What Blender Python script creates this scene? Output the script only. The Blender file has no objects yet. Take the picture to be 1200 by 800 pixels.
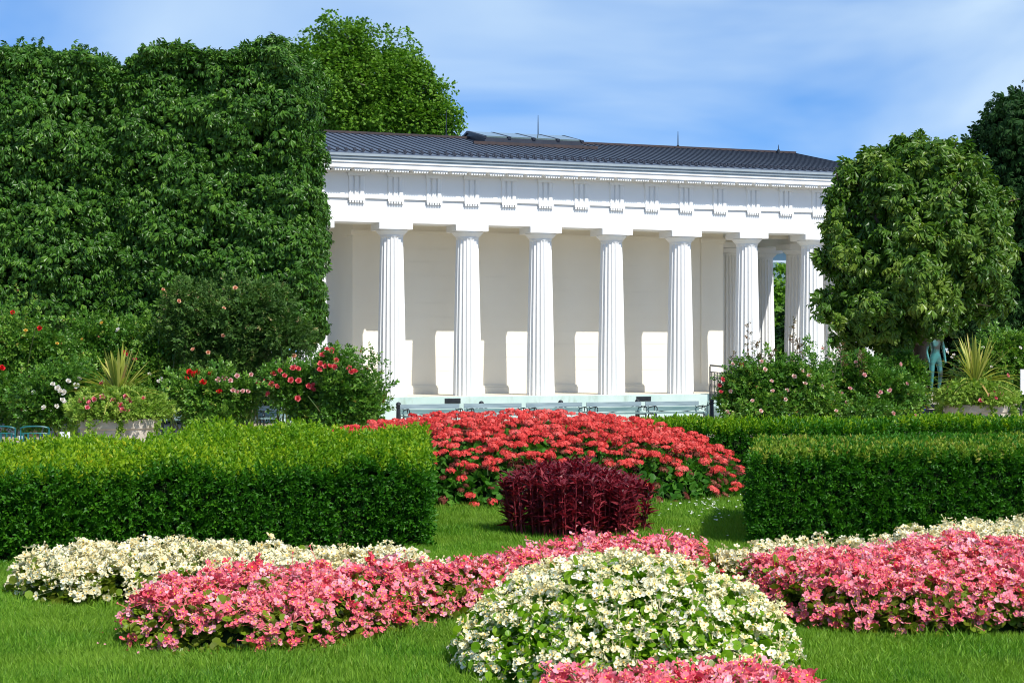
import bpy, math
import numpy as np
from mathutils import Vector, Matrix

rng = np.random.default_rng(7)
scene = bpy.context.scene
COL = scene.collection

# ---------------------------------------------------------------- camera, sky, sun, exposure
F, HZ, CX, EYE = 1900.0, 410.0, 600.0, 2.0          # focal length and horizon in photo pixels, eye height
cam = bpy.data.cameras.new("camera")
cam.sensor_width = 36.0
cam.lens = 36.0 * F / 1200.0
cam.shift_y = (HZ - 400.0) / 1200.0
cam.clip_start, cam.clip_end = 0.5, 3000.0
cam_ob = bpy.data.objects.new("camera", cam)
cam_ob.location = (0, 0, EYE)
cam_ob.rotation_euler = (math.radians(90), 0, 0)
COL.objects.link(cam_ob)
scene.camera = cam_ob

SUN_EL = math.radians(49.0)
SUN_AZ = math.radians(142.0)                          # clockwise from +Y
sun_dir = Vector((math.cos(SUN_EL) * math.sin(SUN_AZ), math.cos(SUN_EL) * math.cos(SUN_AZ), math.sin(SUN_EL)))
sl = bpy.data.lights.new("sun", 'SUN')
sl.energy, sl.angle, sl.color = 4.7, math.radians(0.53), (1.0, 0.965, 0.90)
so = bpy.data.objects.new("sun", sl)
so.rotation_euler = sun_dir.to_track_quat('Z', 'Y').to_euler()
COL.objects.link(so)

world = bpy.data.worlds.new("World")
scene.world = world
world.use_nodes = True
wn, wl = world.node_tree.nodes, world.node_tree.links
wn.clear()
w_out = wn.new('ShaderNodeOutputWorld')
w_bg = wn.new('ShaderNodeBackground'); w_bg.inputs['Strength'].default_value = 0.12
w_sky = wn.new('ShaderNodeTexSky'); w_sky.sky_type = 'NISHITA'; w_sky.sun_disc = False
w_sky.sun_elevation, w_sky.sun_rotation = SUN_EL, SUN_AZ
w_sky.air_density, w_sky.dust_density, w_sky.ozone_density = 1.0, 0.1, 3.0
w_tc = wn.new('ShaderNodeTexCoord')
w_add = wn.new('ShaderNodeVectorMath'); w_add.operation = 'ADD'; w_add.inputs[1].default_value = (0, 0, 0.16)
wl.new(w_tc.outputs['Generated'], w_add.inputs[0]); wl.new(w_add.outputs[0], w_sky.inputs['Vector'])
w_map = wn.new('ShaderNodeMapping'); w_map.inputs['Scale'].default_value = (2.0, 2.0, 6.0)
w_map.inputs['Rotation'].default_value = (0.0, math.radians(-14), 0.0)
w_map.inputs['Location'].default_value = (2.34, 3.3, 0.1)
wl.new(w_tc.outputs['Generated'], w_map.inputs['Vector'])
w_n = wn.new('ShaderNodeTexNoise'); w_n.inputs['Scale'].default_value = 1.25; w_n.inputs['Detail'].default_value = 5.0
w_n.inputs['Roughness'].default_value = 0.46; w_n.inputs['Distortion'].default_value = 0.45
wl.new(w_map.outputs[0], w_n.inputs['Vector'])
w_r = wn.new('ShaderNodeValToRGB'); w_r.color_ramp.elements[0].position = 0.385; w_r.color_ramp.elements[1].position = 0.63
wl.new(w_n.outputs['Fac'], w_r.inputs['Fac'])
w_mul = wn.new('ShaderNodeMath'); w_mul.operation = 'MULTIPLY'; w_mul.inputs[1].default_value = 0.92
wl.new(w_r.outputs['Color'], w_mul.inputs[0])
w_mix = wn.new('ShaderNodeMixRGB'); w_mix.inputs['Color2'].default_value = (4.7, 6.1, 7.6, 1)
w_tint = wn.new('ShaderNodeMixRGB'); w_tint.blend_type = 'MULTIPLY'; w_tint.inputs['Fac'].default_value = 1.0
w_tint.inputs['Color2'].default_value = (0.44, 1.01, 1.50, 1)
wl.new(w_sky.outputs[0], w_tint.inputs['Color1'])
w_sep = wn.new('ShaderNodeSeparateXYZ'); wl.new(w_tc.outputs['Generated'], w_sep.inputs[0])
w_rng = wn.new('ShaderNodeMapRange'); w_rng.inputs['From Min'].default_value = 0.22; w_rng.inputs['From Max'].default_value = 0.65
w_rng.inputs['To Min'].default_value = 1.0; w_rng.inputs['To Max'].default_value = 0.42
wl.new(w_sep.outputs['Z'], w_rng.inputs['Value'])
w_zen = wn.new('ShaderNodeMixRGB'); w_zen.blend_type = 'MULTIPLY'; w_zen.inputs['Fac'].default_value = 1.0
wl.new(w_tint.outputs[0], w_zen.inputs['Color1']); wl.new(w_rng.outputs[0], w_zen.inputs['Color2'])
wl.new(w_mul.outputs[0], w_mix.inputs['Fac']); wl.new(w_zen.outputs[0], w_mix.inputs['Color1'])
wl.new(w_mix.outputs[0], w_bg.inputs['Color']); wl.new(w_bg.outputs[0], w_out.inputs['Surface'])

scene.view_settings.view_transform = 'Standard'
scene.view_settings.look = 'None'
scene.view_settings.exposure = 0.18
scene.view_settings.gamma = 1.0
scene.view_settings.use_curve_mapping = False
scene.render.engine = 'CYCLES'
scene.cycles.max_bounces = 8
scene.cycles.filter_width = 1.05
scene.cycles.transparent_max_bounces = 8

# ---------------------------------------------------------------- small helpers
def G(px, d):
    """ground point under photo column px at distance d"""
    return np.array([(px - CX) / F * d, d])

def P3(px, py, d):
    return np.array([(px - CX) / F * d, d, EYE - (py - HZ) / F * d])

def tag(o, label=None, cat=None, group=None, kind=None):
    if label: o["label"] = label
    if cat: o["category"] = cat
    if group: o["group"] = group
    if kind: o["kind"] = kind
    return o

def empty(name, loc=(0, 0, 0), rz=0.0):
    o = bpy.data.objects.new(name, None)
    o.empty_display_size = 0.1
    o.location = loc
    o.rotation_euler = (0, 0, rz)
    COL.objects.link(o)
    return o

def unit(v):
    return v / np.maximum(np.linalg.norm(v, axis=-1, keepdims=True), 1e-9)

def frames(tip, nrm):
    """rotation matrices: local +Y = tip, local +Z near nrm"""
    y = unit(tip)
    z = nrm - np.sum(nrm * y, -1, keepdims=True) * y
    z = unit(z + 1e-6)
    x = np.cross(y, z)
    return np.stack([x, y, z], axis=-1)

def frames_z(axis, n):
    """rotation matrices: local +Z = axis, random spin"""
    z = unit(axis)
    r = rng.normal(size=(n, 3))
    x = unit(np.cross(r, z))
    y = np.cross(z, x)
    return np.stack([x, y, z], axis=-1)

class Wave:
    """smooth pseudo noise, about -1..1"""
    def __init__(self, seed, scale, n=10):
        r = np.random.default_rng(seed)
        d = r.normal(size=(n, 3)); self.k = d / np.linalg.norm(d, axis=1, keepdims=True) * r.uniform(0.5, 2.0, (n, 1)) * scale
        self.p = r.uniform(0, 6.28, n); self.n = n
    def __call__(self, P):
        return np.sin(P @ self.k.T + self.p).sum(1) / math.sqrt(self.n) / 1.2

class Geo:
    def __init__(self):
        self.V, self.n = [], 0
        self.F, self.M, self.R = {}, {}, {}
    def add(self, V, faces, mat=0, rnd=0.5):
        """faces: (M,k) int array"""
        V = np.asarray(V, float).reshape(-1, 3); faces = np.asarray(faces, int)
        k = faces.shape[1]; m = len(faces)
        self.F.setdefault(k, []).append(faces + self.n)
        self.M.setdefault(k, []).append(np.broadcast_to(np.asarray(mat, int), (m,)))
        self.R.setdefault(k, []).append(np.broadcast_to(np.asarray(rnd, float), (m,)))
        self.V.append(V); self.n += len(V)
        return self
    def box(self, x0, x1, y0, y1, z0, z1, mat=0, rnd=0.5):
        V = [(x, y, z) for z in (z0, z1) for y in (y0, y1) for x in (x0, x1)]
        self.add(V, [(0, 2, 3, 1), (4, 5, 7, 6), (0, 1, 5, 4), (2, 6, 7, 3), (0, 4, 6, 2), (1, 3, 7, 5)], mat, rnd)
        return self
    def bar(self, a, b, w, h, up=(0, 0, 1), mat=0, rnd=0.5):
        a, b = np.array(a, float), np.array(b, float)
        d = unit(b - a); s = np.cross(d, np.array(up, float))
        if np.linalg.norm(s) < 1e-4: s = np.cross(d, np.array((1.0, 0, 0)))
        s = unit(s); u = np.cross(s, d)
        V = []
        for p in (a, b):
            for i, j in ((-1, -1), (1, -1), (1, 1), (-1, 1)):
                V.append(p + s * i * w / 2 + u * j * h / 2)
        self.add(V, [(0, 1, 2, 3), (7, 6, 5, 4), (0, 4, 5, 1), (1, 5, 6, 2), (2, 6, 7, 3), (3, 7, 4, 0)], mat, rnd)
        return self
    def tube(self, pts, rad, seg=6, mat=0, rnd=0.5):
        pts = np.asarray(pts, float); n = len(pts)
        rad = np.broadcast_to(np.asarray(rad, float), (n,))
        T = np.gradient(pts, axis=0); T = unit(T)
        ref = np.array((0.3, 0.2, 1.0)) if abs(T[0, 2]) < 0.9 else np.array((1.0, 0.1, 0.0))
        X = unit(np.cross(T, ref)); Y = np.cross(T, X)
        a = np.arange(seg) * 2 * math.pi / seg
        V = pts[:, None] + rad[:, None, None] * (np.cos(a)[None, :, None] * X[:, None] + np.sin(a)[None, :, None] * Y[:, None])
        i = np.arange(n - 1)[:, None] * seg; j = np.arange(seg)[None]; j2 = (j + 1) % seg
        q = np.stack([i + j, i + j2, i + seg + j2, i + seg + j], -1).reshape(-1, 4)
        self.add(V.reshape(-1, 3), q, mat, rnd)
        for base, flip in ((0, 1), ((n - 1) * seg, 0)):
            c = np.arange(seg) + 0
            ring = V.reshape(-1, 3)[base:base + seg]
            self.add(ring, [c[::-1] if flip else c], mat, rnd)
        return self
    def lathe(self, prof, seg=24, center=(0, 0, 0), mat=0, rnd=0.5, cap=True):
        prof = np.asarray(prof, float); n = len(prof)
        a = np.arange(seg) * 2 * math.pi / seg
        V = np.stack([prof[:, 0:1] * np.cos(a), prof[:, 0:1] * np.sin(a), np.repeat(prof[:, 1:2], seg, 1)], -1).reshape(-1, 3) + np.array(center, float)
        i = np.arange(n - 1)[:, None] * seg; j = np.arange(seg)[None]; j2 = (j + 1) % seg
        self.add(V, np.stack([i + j, i + j2, i + seg + j2, i + seg + j], -1).reshape(-1, 4), mat, rnd)
        if cap:
            self.add(V[:seg], [np.arange(seg)[::-1]], mat, rnd)
            self.add(V[-seg:], [np.arange(seg)], mat, rnd)
        return self
    def ball(self, c, r, mat=0, rnd=0.5, seg=10, squash=1.0):
        t = np.linspace(-math.pi / 2, math.pi / 2, max(5, seg // 2 + 1))
        return self.lathe(np.stack([np.maximum(np.cos(t), 1e-3) * r, np.sin(t) * r * squash], 1), seg, c, mat, rnd)
    def inst(self, tpl, pos, R, scale, rnd, keep=0.65):
        pos = np.asarray(pos, float); n = len(pos)
        if n == 0: return self
        scale = np.broadcast_to(np.asarray(scale, float), (n,)); rnd = np.broadcast_to(np.asarray(rnd, float), (n,))
        V = np.einsum('nij,tj->nti', R, tpl.verts()) * scale[:, None, None] + pos[:, None]
        T = V.shape[1]
        off = (np.arange(n) * T)[:, None, None] + self.n
        for k in tpl.F:
            f = np.concatenate(tpl.F[k]); m = np.concatenate(tpl.M[k]); r = np.concatenate(tpl.R[k])
            self.F.setdefault(k, []).append((f[None] + off).reshape(-1, k))
            self.M.setdefault(k, []).append(np.tile(m, n))
            self.R.setdefault(k, []).append(np.clip(rnd[:, None] * keep + r[None] * (1 - keep), 0, 1).reshape(-1))
        self.V.append(V.reshape(-1, 3)); self.n += n * T
        return self
    def verts(self):
        if len(self.V) > 1: self.V = [np.concatenate(self.V)]
        return self.V[0]
    def xf(self, fn):
        self.V = [fn(self.verts())]; return self
    def mesh(self, name, mats, smooth=False):
        V = self.verts()
        me = bpy.data.meshes.new(name)
        ks = sorted(self.F)
        Fs = [np.concatenate(self.F[k]) for k in ks]
        loops = np.concatenate([f.reshape(-1) for f in Fs]).astype(np.int32)
        tot = np.concatenate([np.full(len(f), k) for f, k in zip(Fs, ks)])
        start = np.concatenate([[0], np.cumsum(tot)[:-1]]).astype(np.int32)
        mi = np.concatenate([np.concatenate(self.M[k]) for k in ks]).astype(np.int32)
        rd = np.concatenate([np.concatenate(self.R[k]) for k in ks]).astype(np.float32)
        me.vertices.add(len(V)); me.vertices.foreach_set('co', V.astype(np.float32).ravel())
        me.loops.add(len(loops)); me.loops.foreach_set('vertex_index', loops)
        me.polygons.add(len(tot)); me.polygons.foreach_set('loop_start', start)
        try: me.polygons.foreach_set('loop_total', tot.astype(np.int32))
        except Exception: pass
        me.polygons.foreach_set('material_index', mi)
        me.polygons.foreach_set('use_smooth', np.full(len(tot), smooth))
        at = me.attributes.new('rnd', 'FLOAT', 'FACE'); at.data.foreach_set('value', rd)
        for m in (mats if isinstance(mats, (list, tuple)) else [mats]): me.materials.append(m)
        me.update(); me.validate()
        return me
    def build(self, name, mats, parent=None, smooth=False, label=None, kind=None):
        o = bpy.data.objects.new(name, self.mesh(name, mats, smooth))
        if parent is not None: o.parent = parent
        COL.objects.link(o)
        if label: o["label"] = label
        if kind: o["kind"] = kind
        return o

def obj(name, me, parent=None, M=None):
    o = bpy.data.objects.new(name, me)
    if parent is not None: o.parent = parent
    if M is not None: o.matrix_local = M
    COL.objects.link(o)
    return o

def mat4(R, pos, s):
    M = Matrix.Identity(4)
    for i in range(3):
        for j in range(3): M[i][j] = float(R[i, j] * s)
        M[i][3] = float(pos[i])
    return M

# ---------------------------------------------------------------- materials
def new_mat(name):
    m = bpy.data.materials.new(name); m.use_nodes = True
    n = m.node_tree.nodes; n.clear()
    return m, n, m.node_tree.links

def ramp(n, stops):
    r = n.new('ShaderNodeValToRGB'); e = r.color_ramp.elements
    while len(e) < len(stops): e.new(0.5)
    for el, (p, c) in zip(e, stops): el.position = p; el.color = (*c, 1)
    return r

def leaf_mat(name, stops, trans=0.3, rough=0.45, spec=0.4, tint=(1.35, 1.5, 0.6), noise=None):
    """foliage or petals: colour by each leaf's own random value, some light passing through"""
    m, n, l = new_mat(name)
    a = n.new('ShaderNodeAttribute'); a.attribute_name = 'rnd'
    r = ramp(n, stops); l.new(a.outputs['Fac'], r.inputs['Fac'])
    col = r.outputs['Color']
    if noise:
        tc = n.new('ShaderNodeTexCoord'); t = n.new('ShaderNodeTexNoise'); t.inputs['Scale'].default_value = noise[0]; t.inputs['Detail'].default_value = 2
        l.new(tc.outputs['Object'], t.inputs['Vector'])
        rr = ramp(n, [(0.38, (0, 0, 0)), (0.62, (1, 1, 1))]); l.new(t.outputs['Fac'], rr.inputs['Fac'])
        mx = n.new('ShaderNodeMixRGB'); mx.blend_type = 'MIX'; mx.inputs['Color2'].default_value = (*noise[1], 1)
        mm = n.new('ShaderNodeMath'); mm.operation = 'MULTIPLY'; mm.inputs[1].default_value = noise[2]
        l.new(rr.outputs['Color'], mm.inputs[0]); l.new(mm.outputs[0], mx.inputs['Fac']); l.new(col, mx.inputs['Color1'])
        col = mx.outputs['Color']
    b = n.new('ShaderNodeBsdfPrincipled'); b.inputs['Roughness'].default_value = rough; b.inputs['Specular IOR Level'].default_value = spec
    l.new(col, b.inputs['Base Color'])
    t = n.new('ShaderNodeBsdfTranslucent')
    tm = n.new('ShaderNodeMixRGB'); tm.blend_type = 'MULTIPLY'; tm.inputs['Fac'].default_value = 1; tm.inputs['Color2'].default_value = (*tint, 1)
    l.new(col, tm.inputs['Color1']); l.new(tm.outputs[0], t.inputs['Color'])
    mx = n.new('ShaderNodeMixShader'); mx.inputs['Fac'].default_value = trans
    l.new(b.outputs[0], mx.inputs[1]); l.new(t.outputs[0], mx.inputs[2])
    o = n.new('ShaderNodeOutputMaterial'); l.new(mx.outputs[0], o.inputs['Surface'])
    return m

def solid_mat(name, c1, c2=None, scale=6.0, rough=0.6, metal=0.0, spec=0.4, bump=0.0, detail=4.0, lo=0.35, hi=0.65, stretch=(1, 1, 1), bscale=None):
    m, n, l = new_mat(name)
    b = n.new('ShaderNodeBsdfPrincipled')
    b.inputs['Roughness'].default_value = rough; b.inputs['Metallic'].default_value = metal; b.inputs['Specular IOR Level'].default_value = spec
    tc = n.new('ShaderNodeTexCoord'); mp = n.new('ShaderNodeMapping'); mp.inputs['Scale'].default_value = stretch
    l.new(tc.outputs['Object'], mp.inputs['Vector'])
    t = n.new('ShaderNodeTexNoise'); t.inputs['Scale'].default_value = scale; t.inputs['Detail'].default_value = detail
    l.new(mp.outputs[0], t.inputs['Vector'])
    r = ramp(n, [(lo, c1), (hi, c2 or c1)]); l.new(t.outputs['Fac'], r.inputs['Fac']); l.new(r.outputs['Color'], b.inputs['Base Color'])
    if bump:
        t2 = n.new('ShaderNodeTexNoise'); t2.inputs['Scale'].default_value = bscale or scale * 6; t2.inputs['Detail'].default_value = 5
        l.new(tc.outputs['Object'], t2.inputs['Vector'])
        bp = n.new('ShaderNodeBump'); bp.inputs['Strength'].default_value = bump; bp.inputs['Distance'].default_value = 0.02
        l.new(t2.outputs['Fac'], bp.inputs['Height']); l.new(bp.outputs[0], b.inputs['Normal'])
    o = n.new('ShaderNodeOutputMaterial'); l.new(b.outputs[0], o.inputs['Surface'])
    return m

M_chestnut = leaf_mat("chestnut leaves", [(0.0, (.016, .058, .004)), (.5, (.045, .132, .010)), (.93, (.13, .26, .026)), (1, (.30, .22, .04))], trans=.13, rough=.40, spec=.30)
M_chestnut_open = leaf_mat("lighter yellower chestnut leaves", [(0.0, (.024, .074, .006)), (.5, (.072, .160, .012)), (.9, (.22, .30, .042)), (1, (.30, .21, .07))], trans=.22, rough=.38, spec=.32)  # lighter, yellower leaf tones for the free-standing tree
M_plane = leaf_mat("plane tree leaves", [(0.0, (.045, .125, .008)), (.5, (.115, .25, .018)), (1, (.25, .41, .045))], trans=.30, rough=.45, spec=.25)
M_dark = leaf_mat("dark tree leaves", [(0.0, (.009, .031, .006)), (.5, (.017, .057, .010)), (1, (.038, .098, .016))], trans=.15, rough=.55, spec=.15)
M_box = leaf_mat("box leaves", [(0.0, (.014, .075, .004)), (.5, (.030, .135, .006)), (.9, (.065, .205, .008)), (1, (.15, .27, .012))], trans=.28, rough=.45, spec=.25)
M_boxtip = leaf_mat("young sunlit box shoots", [(0.0, (.058, .18, .005)), (.5, (.135, .28, .008)), (.85, (.27, .40, .012)), (1, (.44, .44, .018))], trans=.36, rough=.42, spec=.25)  # fresh growth, with the sunlit hedge top painted into its yellow
M_boxdry = leaf_mat("clipped box tips", [(0.0, (.055, .16, .010)), (.45, (.12, .23, .015)), (.8, (.25, .31, .03)), (1, (.42, .30, .09))], trans=.3, rough=.5, spec=.2)
M_rose = leaf_mat("rose leaves", [(0.0, (.026, .090, .010)), (.5, (.080, .205, .020)), (.93, (.21, .35, .045)), (1, (.32, .14, .05))], trans=.24, rough=.36, spec=.34)
M_rose_dark = leaf_mat("small dark rose leaves", [(0.0, (.026, .070, .012)), (.5, (.055, .125, .022)), (.86, (.11, .19, .036)), (1, (.42, .28, .16))], trans=.25, rough=.48, spec=.2)
M_rose_red = leaf_mat("bronze young rose leaves", [(0.0, (.045, .075, .022)), (.5, (.11, .09, .03)), (1, (.22, .08, .05))], trans=.25, rough=.4)
M_beg_leaf = leaf_mat("begonia leaves", [(0.0, (.05, .15, .006)), (.5, (.17, .34, .012)), (1, (.34, .50, .03))], trans=.38, rough=.35, spec=.3)
M_beg_leaf_b = leaf_mat("bronzed begonia leaves", [(0.0, (.06, .085, .010)), (.4, (.15, .19, .015)), (.8, (.20, .33, .02)), (1, (.30, .20, .05))], trans=.35, rough=.35, spec=.3)
M_white_petal = leaf_mat("white begonia petals", [(0.0, (.76, .62, .20)), (.3, (.86, .79, .44)), (.65, (.89, .86, .64)), (1, (.90, .89, .78))], trans=.25, rough=.5, spec=.2, tint=(1, 1, .78))
M_cream_petal = leaf_mat("cream begonia petals", [(0.0, (.62, .50, .22)), (.4, (.80, .74, .48)), (1, (.86, .84, .68))], trans=.25, rough=.5, spec=.3, tint=(1, 1, .8))
M_pink_petal = leaf_mat("pink begonia petals", [(0.0, (.55, .028, .050)), (.25, (.80, .090, .140)), (.55, (.90, .24, .32)), (.9, (.95, .49, .57)), (1, (.95, .62, .67))], trans=.3, rough=.5, spec=.2, tint=(1.05, .8, .84))
M_yolk = solid_mat("begonia stamens", (.80, .42, .03), (.85, .55, .06), 30)
M_bud = solid_mat("pale begonia buds", (.72, .62, .30), (.80, .72, .42), 20)
M_budpink = solid_mat("coral begonia buds", (.70, .10, .12), (.78, .22, .20), 20)
M_scarlet = leaf_mat("scarlet geranium petals", [(0.0, (.46, .014, .016)), (.5, (.78, .085, .072)), (1, (.88, .23, .20))], trans=.25, rough=.5, spec=.2, tint=(1.05, .75, .75))
M_spent = leaf_mat("spent geranium heads", [(0.0, (.09, .018, .016)), (.6, (.20, .05, .035)), (1, (.30, .12, .07))], trans=.15, rough=.7, spec=.2)
M_ger_leaf = leaf_mat("geranium leaves", [(0.0, (.022, .095, .010)), (.5, (.055, .18, .018)), (1, (.13, .29, .03))], trans=.28, rough=.5, spec=.2)
M_ama = leaf_mat("wine red leaves", [(0.0, (.070, .006, .013)), (.5, (.18, .017, .028)), (.88, (.36, .045, .055)), (1, (.48, .18, .16))], trans=.28, rough=.36, spec=.35, tint=(1.6, .6, .8))
M_ama_stem = solid_mat("wine red stems", (.20, .015, .025), (.30, .03, .04), 8, rough=.5)
M_spike = leaf_mat("spiky striped leaves", [(0.0, (.16, .22, .03)), (.5, (.34, .38, .06)), (.9, (.50, .48, .13)), (1, (.50, .34, .12))], trans=.25, rough=.45, spec=.3, tint=(1.2, 1.2, .6))
M_trail = leaf_mat("pale trailing leaves", [(0.0, (.09, .20, .025)), (.5, (.20, .33, .045)), (1, (.38, .46, .09))], trans=.3, rough=.5, spec=.2)
M_grass = leaf_mat("grass blades", [(0.0, (.046, .150, .010)), (.5, (.125, .290, .020)), (.9, (.25, .42, .042)), (1, (.46, .43, .17))], trans=.36, rough=.5, spec=.2, noise=(1.1, (.22, .35, .036), .6))
M_stem = solid_mat("green stems", (.06, .13, .03), (.12, .12, .04), 12)
M_bark = solid_mat("brown bark", (.060, .042, .028), (.12, .09, .06), 9, rough=.9, bump=.6, stretch=(1, 1, .25))
M_barkpale = solid_mat("pale plane bark", (.24, .20, .13), (.42, .36, .24), 3, rough=.85, bump=.3)
M_core = solid_mat("dark core with painted inner shade", (.010, .022, .006), (.020, .034, .010), 9, rough=.95, spec=.1)  # near-black green: shade inside hedges and beds put into the colour
M_twigred = solid_mat("dark inner stems", (.020, .006, .008), (.035, .012, .012), 9, rough=.95, spec=.1)
M_soil = solid_mat("dark soil", (.020, .016, .010), (.045, .034, .020), 14, rough=1, spec=.1, bump=.7)

def petal_mat(name, c0, c1, c2):
    return leaf_mat(name, [(0, c0), (.5, c1), (1, c2)], trans=.25, rough=.5, spec=.25, tint=(1.05, .85, .8))
M_r_red = petal_mat("red rose petals", (.50, .004, .010), (.68, .012, .018), (.78, .05, .05))
M_r_coral = petal_mat("coral rose petals", (.58, .03, .05), (.78, .10, .12), (.84, .24, .24))
M_r_pink = petal_mat("pale pink rose petals", (.72, .26, .26), (.84, .46, .44), (.88, .66, .62))
M_r_blush = petal_mat("blush rose petals", (.76, .36, .30), (.86, .60, .50), (.88, .78, .70))
M_r_rosy = petal_mat("rosy trailing petals", (.66, .06, .11), (.84, .20, .26), (.90, .42, .46))
M_r_peach = petal_mat("peach rose petals", (.70, .26, .12), (.82, .44, .26), (.86, .62, .42))
M_r_white = petal_mat("white rose petals", (.76, .74, .58), (.85, .84, .76), (.88, .88, .84))
M_r_yellow = petal_mat("yellow rose petals", (.70, .40, .04), (.80, .55, .08), (.84, .65, .2))

# temple and furniture
def plaster_mat(name, c, c2, stain=None, sc=1.2, streak=.3):
    m, n, l = new_mat(name)
    b = n.new('ShaderNodeBsdfPrincipled'); b.inputs['Roughness'].default_value = .65; b.inputs['Specular IOR Level'].default_value = .25
    tc = n.new('ShaderNodeTexCoord')
    t = n.new('ShaderNodeTexNoise'); t.inputs['Scale'].default_value = sc; t.inputs['Detail'].default_value = 6
    l.new(tc.outputs['Object'], t.inputs['Vector'])
    r = ramp(n, [(.3, c), (.7, c2)]); l.new(t.outputs['Fac'], r.inputs['Fac'])
    col = r.outputs['Color']
    if stain:
        mp = n.new('ShaderNodeMapping'); mp.inputs['Scale'].default_value = (1.0, 1.0, streak)
        l.new(tc.outputs['Object'], mp.inputs['Vector'])
        t2 = n.new('ShaderNodeTexNoise'); t2.inputs['Scale'].default_value = 1.7; t2.inputs['Detail'].default_value = 8; t2.inputs['Roughness'].default_value = .65
        l.new(mp.outputs[0], t2.inputs['Vector'])
        r2 = ramp(n, [(stain[1], (0, 0, 0)), (stain[2], (1, 1, 1))]); l.new(t2.outputs['Fac'], r2.inputs['Fac'])
        mx = n.new('ShaderNodeMixRGB'); mx.inputs['Color2'].default_value = (*stain[0], 1)
        l.new(r2.outputs['Color'], mx.inputs['Fac']); l.new(col, mx.inputs['Color1']); col = mx.outputs['Color']
    l.new(col, b.inputs['Base Color'])
    t3 = n.new('ShaderNodeTexNoise'); t3.inputs['Scale'].default_value = 25; t3.inputs['Detail'].default_value = 4
    l.new(tc.outputs['Object'], t3.inputs['Vector'])
    bp = n.new('ShaderNodeBump'); bp.inputs['Strength'].default_value = .12; bp.inputs['Distance'].default_value = .01
    l.new(t3.outputs['Fac'], bp.inputs['Height']); l.new(bp.outputs[0], b.inputs['Normal'])
    o = n.new('ShaderNodeOutputMaterial'); l.new(b.outputs[0], o.inputs['Surface'])
    return m

M_white = plaster_mat("white painted stone", (.80, .80, .79), (.83, .83, .82))
M_shaft = plaster_mat("white fluted stone", (.79, .79, .78), (.82, .82, .81), stain=((.66, .76, .73), .62, .95), streak=.12)
M_wall = plaster_mat("bounce warmed wall plaster", (.85, .80, .69), (.87, .825, .72))  # near-white wall with warm bounced light put into its cream tone
M_floor = plaster_mat("worn stone paving", (.66, .60, .50), (.74, .68, .58))
M_podium = plaster_mat("verdigris stained podium", (.58, .69, .66), (.44, .60, .56), stain=((.26, .36, .27), .54, .74))
M_gutter = solid_mat("grey zinc gutter", (.27, .32, .35), (.32, .37, .40), 3, rough=.5, spec=.4)
M_roof = solid_mat("dark sheet metal roof", (.078, .102, .148), (.105, .130, .178), 1.6, rough=.45, spec=.4, metal=.1, stretch=(3, .5, 1))
M_seam = solid_mat("roof seams", (.022, .026, .040), (.03, .034, .05), 4, rough=.5)
M_copper = solid_mat("rusty ridge flashing", (.040, .030, .032), (.065, .042, .038), 4, rough=.7)
M_iron = solid_mat("black iron", (.010, .014, .018), (.02, .026, .032), 8, rough=.45, spec=.5)
M_slat = solid_mat("faded blue green bench paint", (.12, .21, .21), (.22, .32, .31), 5, rough=.35, spec=.5, stretch=(.4, 4, 4))
M_slat_glare = solid_mat("bench paint with sky glare", (.20, .27, .30), (.32, .40, .43), 5, rough=.3, spec=.6, stretch=(.4, 4, 4))  # pale tone paints sky glare onto the green top slat
M_teal = solid_mat("teal chair paint", (.006, .10, .105), (.012, .15, .15), 9, rough=.4, spec=.5)
M_sign = solid_mat("white sign enamel", (.78, .80, .82), (.84, .85, .86), 5, rough=.4)
M_stonepot = solid_mat("grey planter stone", (.40, .35, .28), (.58, .51, .42), 5, rough=.85, bump=.4)
M_bronze = solid_mat("green bronze patina", (.030, .035, .028), (.055, .23, .22), 3.2, rough=.55, spec=.4, metal=.2, lo=.40, hi=.56)
M_bronze_dark = solid_mat("dark bronze", (.035, .045, .035), (.07, .11, .09), 7, rough=.5, metal=.3)
M_gravel = solid_mat("pale gravel", (.33, .28, .21), (.46, .40, .31), 60, rough=.95, bump=.5, detail=8, bscale=120)
M_lawn = solid_mat("lawn soil and thatch", (.040, .105, .008), (.070, .15, .012), 5, rough=1, spec=.1, bump=.8, detail=8)
M_bluebag = solid_mat("blue cloth", (.02, .035, .16), (.03, .06, .24), 10, rough=.8)
M_far = solid_mat("distant pale wall", (.44, .50, .58), (.50, .56, .64), 1, rough=.8)
M_mesh = solid_mat("dark wire mesh", (.03, .03, .034), (.05, .05, .055), 40, rough=.6)
def glass_mat():
    m, n, l = new_mat("skylight glass")
    b = n.new('ShaderNodeBsdfPrincipled'); b.inputs['Base Color'].default_value = (.16, .22, .22, 1); b.inputs['Roughness'].default_value = .06
    b.inputs['Specular IOR Level'].default_value = .8
    t = n.new('ShaderNodeTexNoise'); t.inputs['Scale'].default_value = 1.5
    o = n.new('ShaderNodeOutputMaterial'); l.new(b.outputs[0], o.inputs['Surface'])
    return m
M_glass = glass_mat()

# ---------------------------------------------------------------- leaf and flower templates (local +Y = tip, +Z = face)
def t_leaf(w=.5, fold=.12, droop=.15, curl=0.0):
    g = Geo()
    V = [(0, 0, 0), (-w / 2, .45, fold), (0, .5, 0), (w / 2, .45, fold), (0, 1, -droop)]
    g.add(V, [(0, 2, 4, 1), (0, 3, 4, 2)], 0, .5)
    return g

def rot(ax, ang):
    return np.array(Matrix.Rotation(ang, 3, ax))

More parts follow.
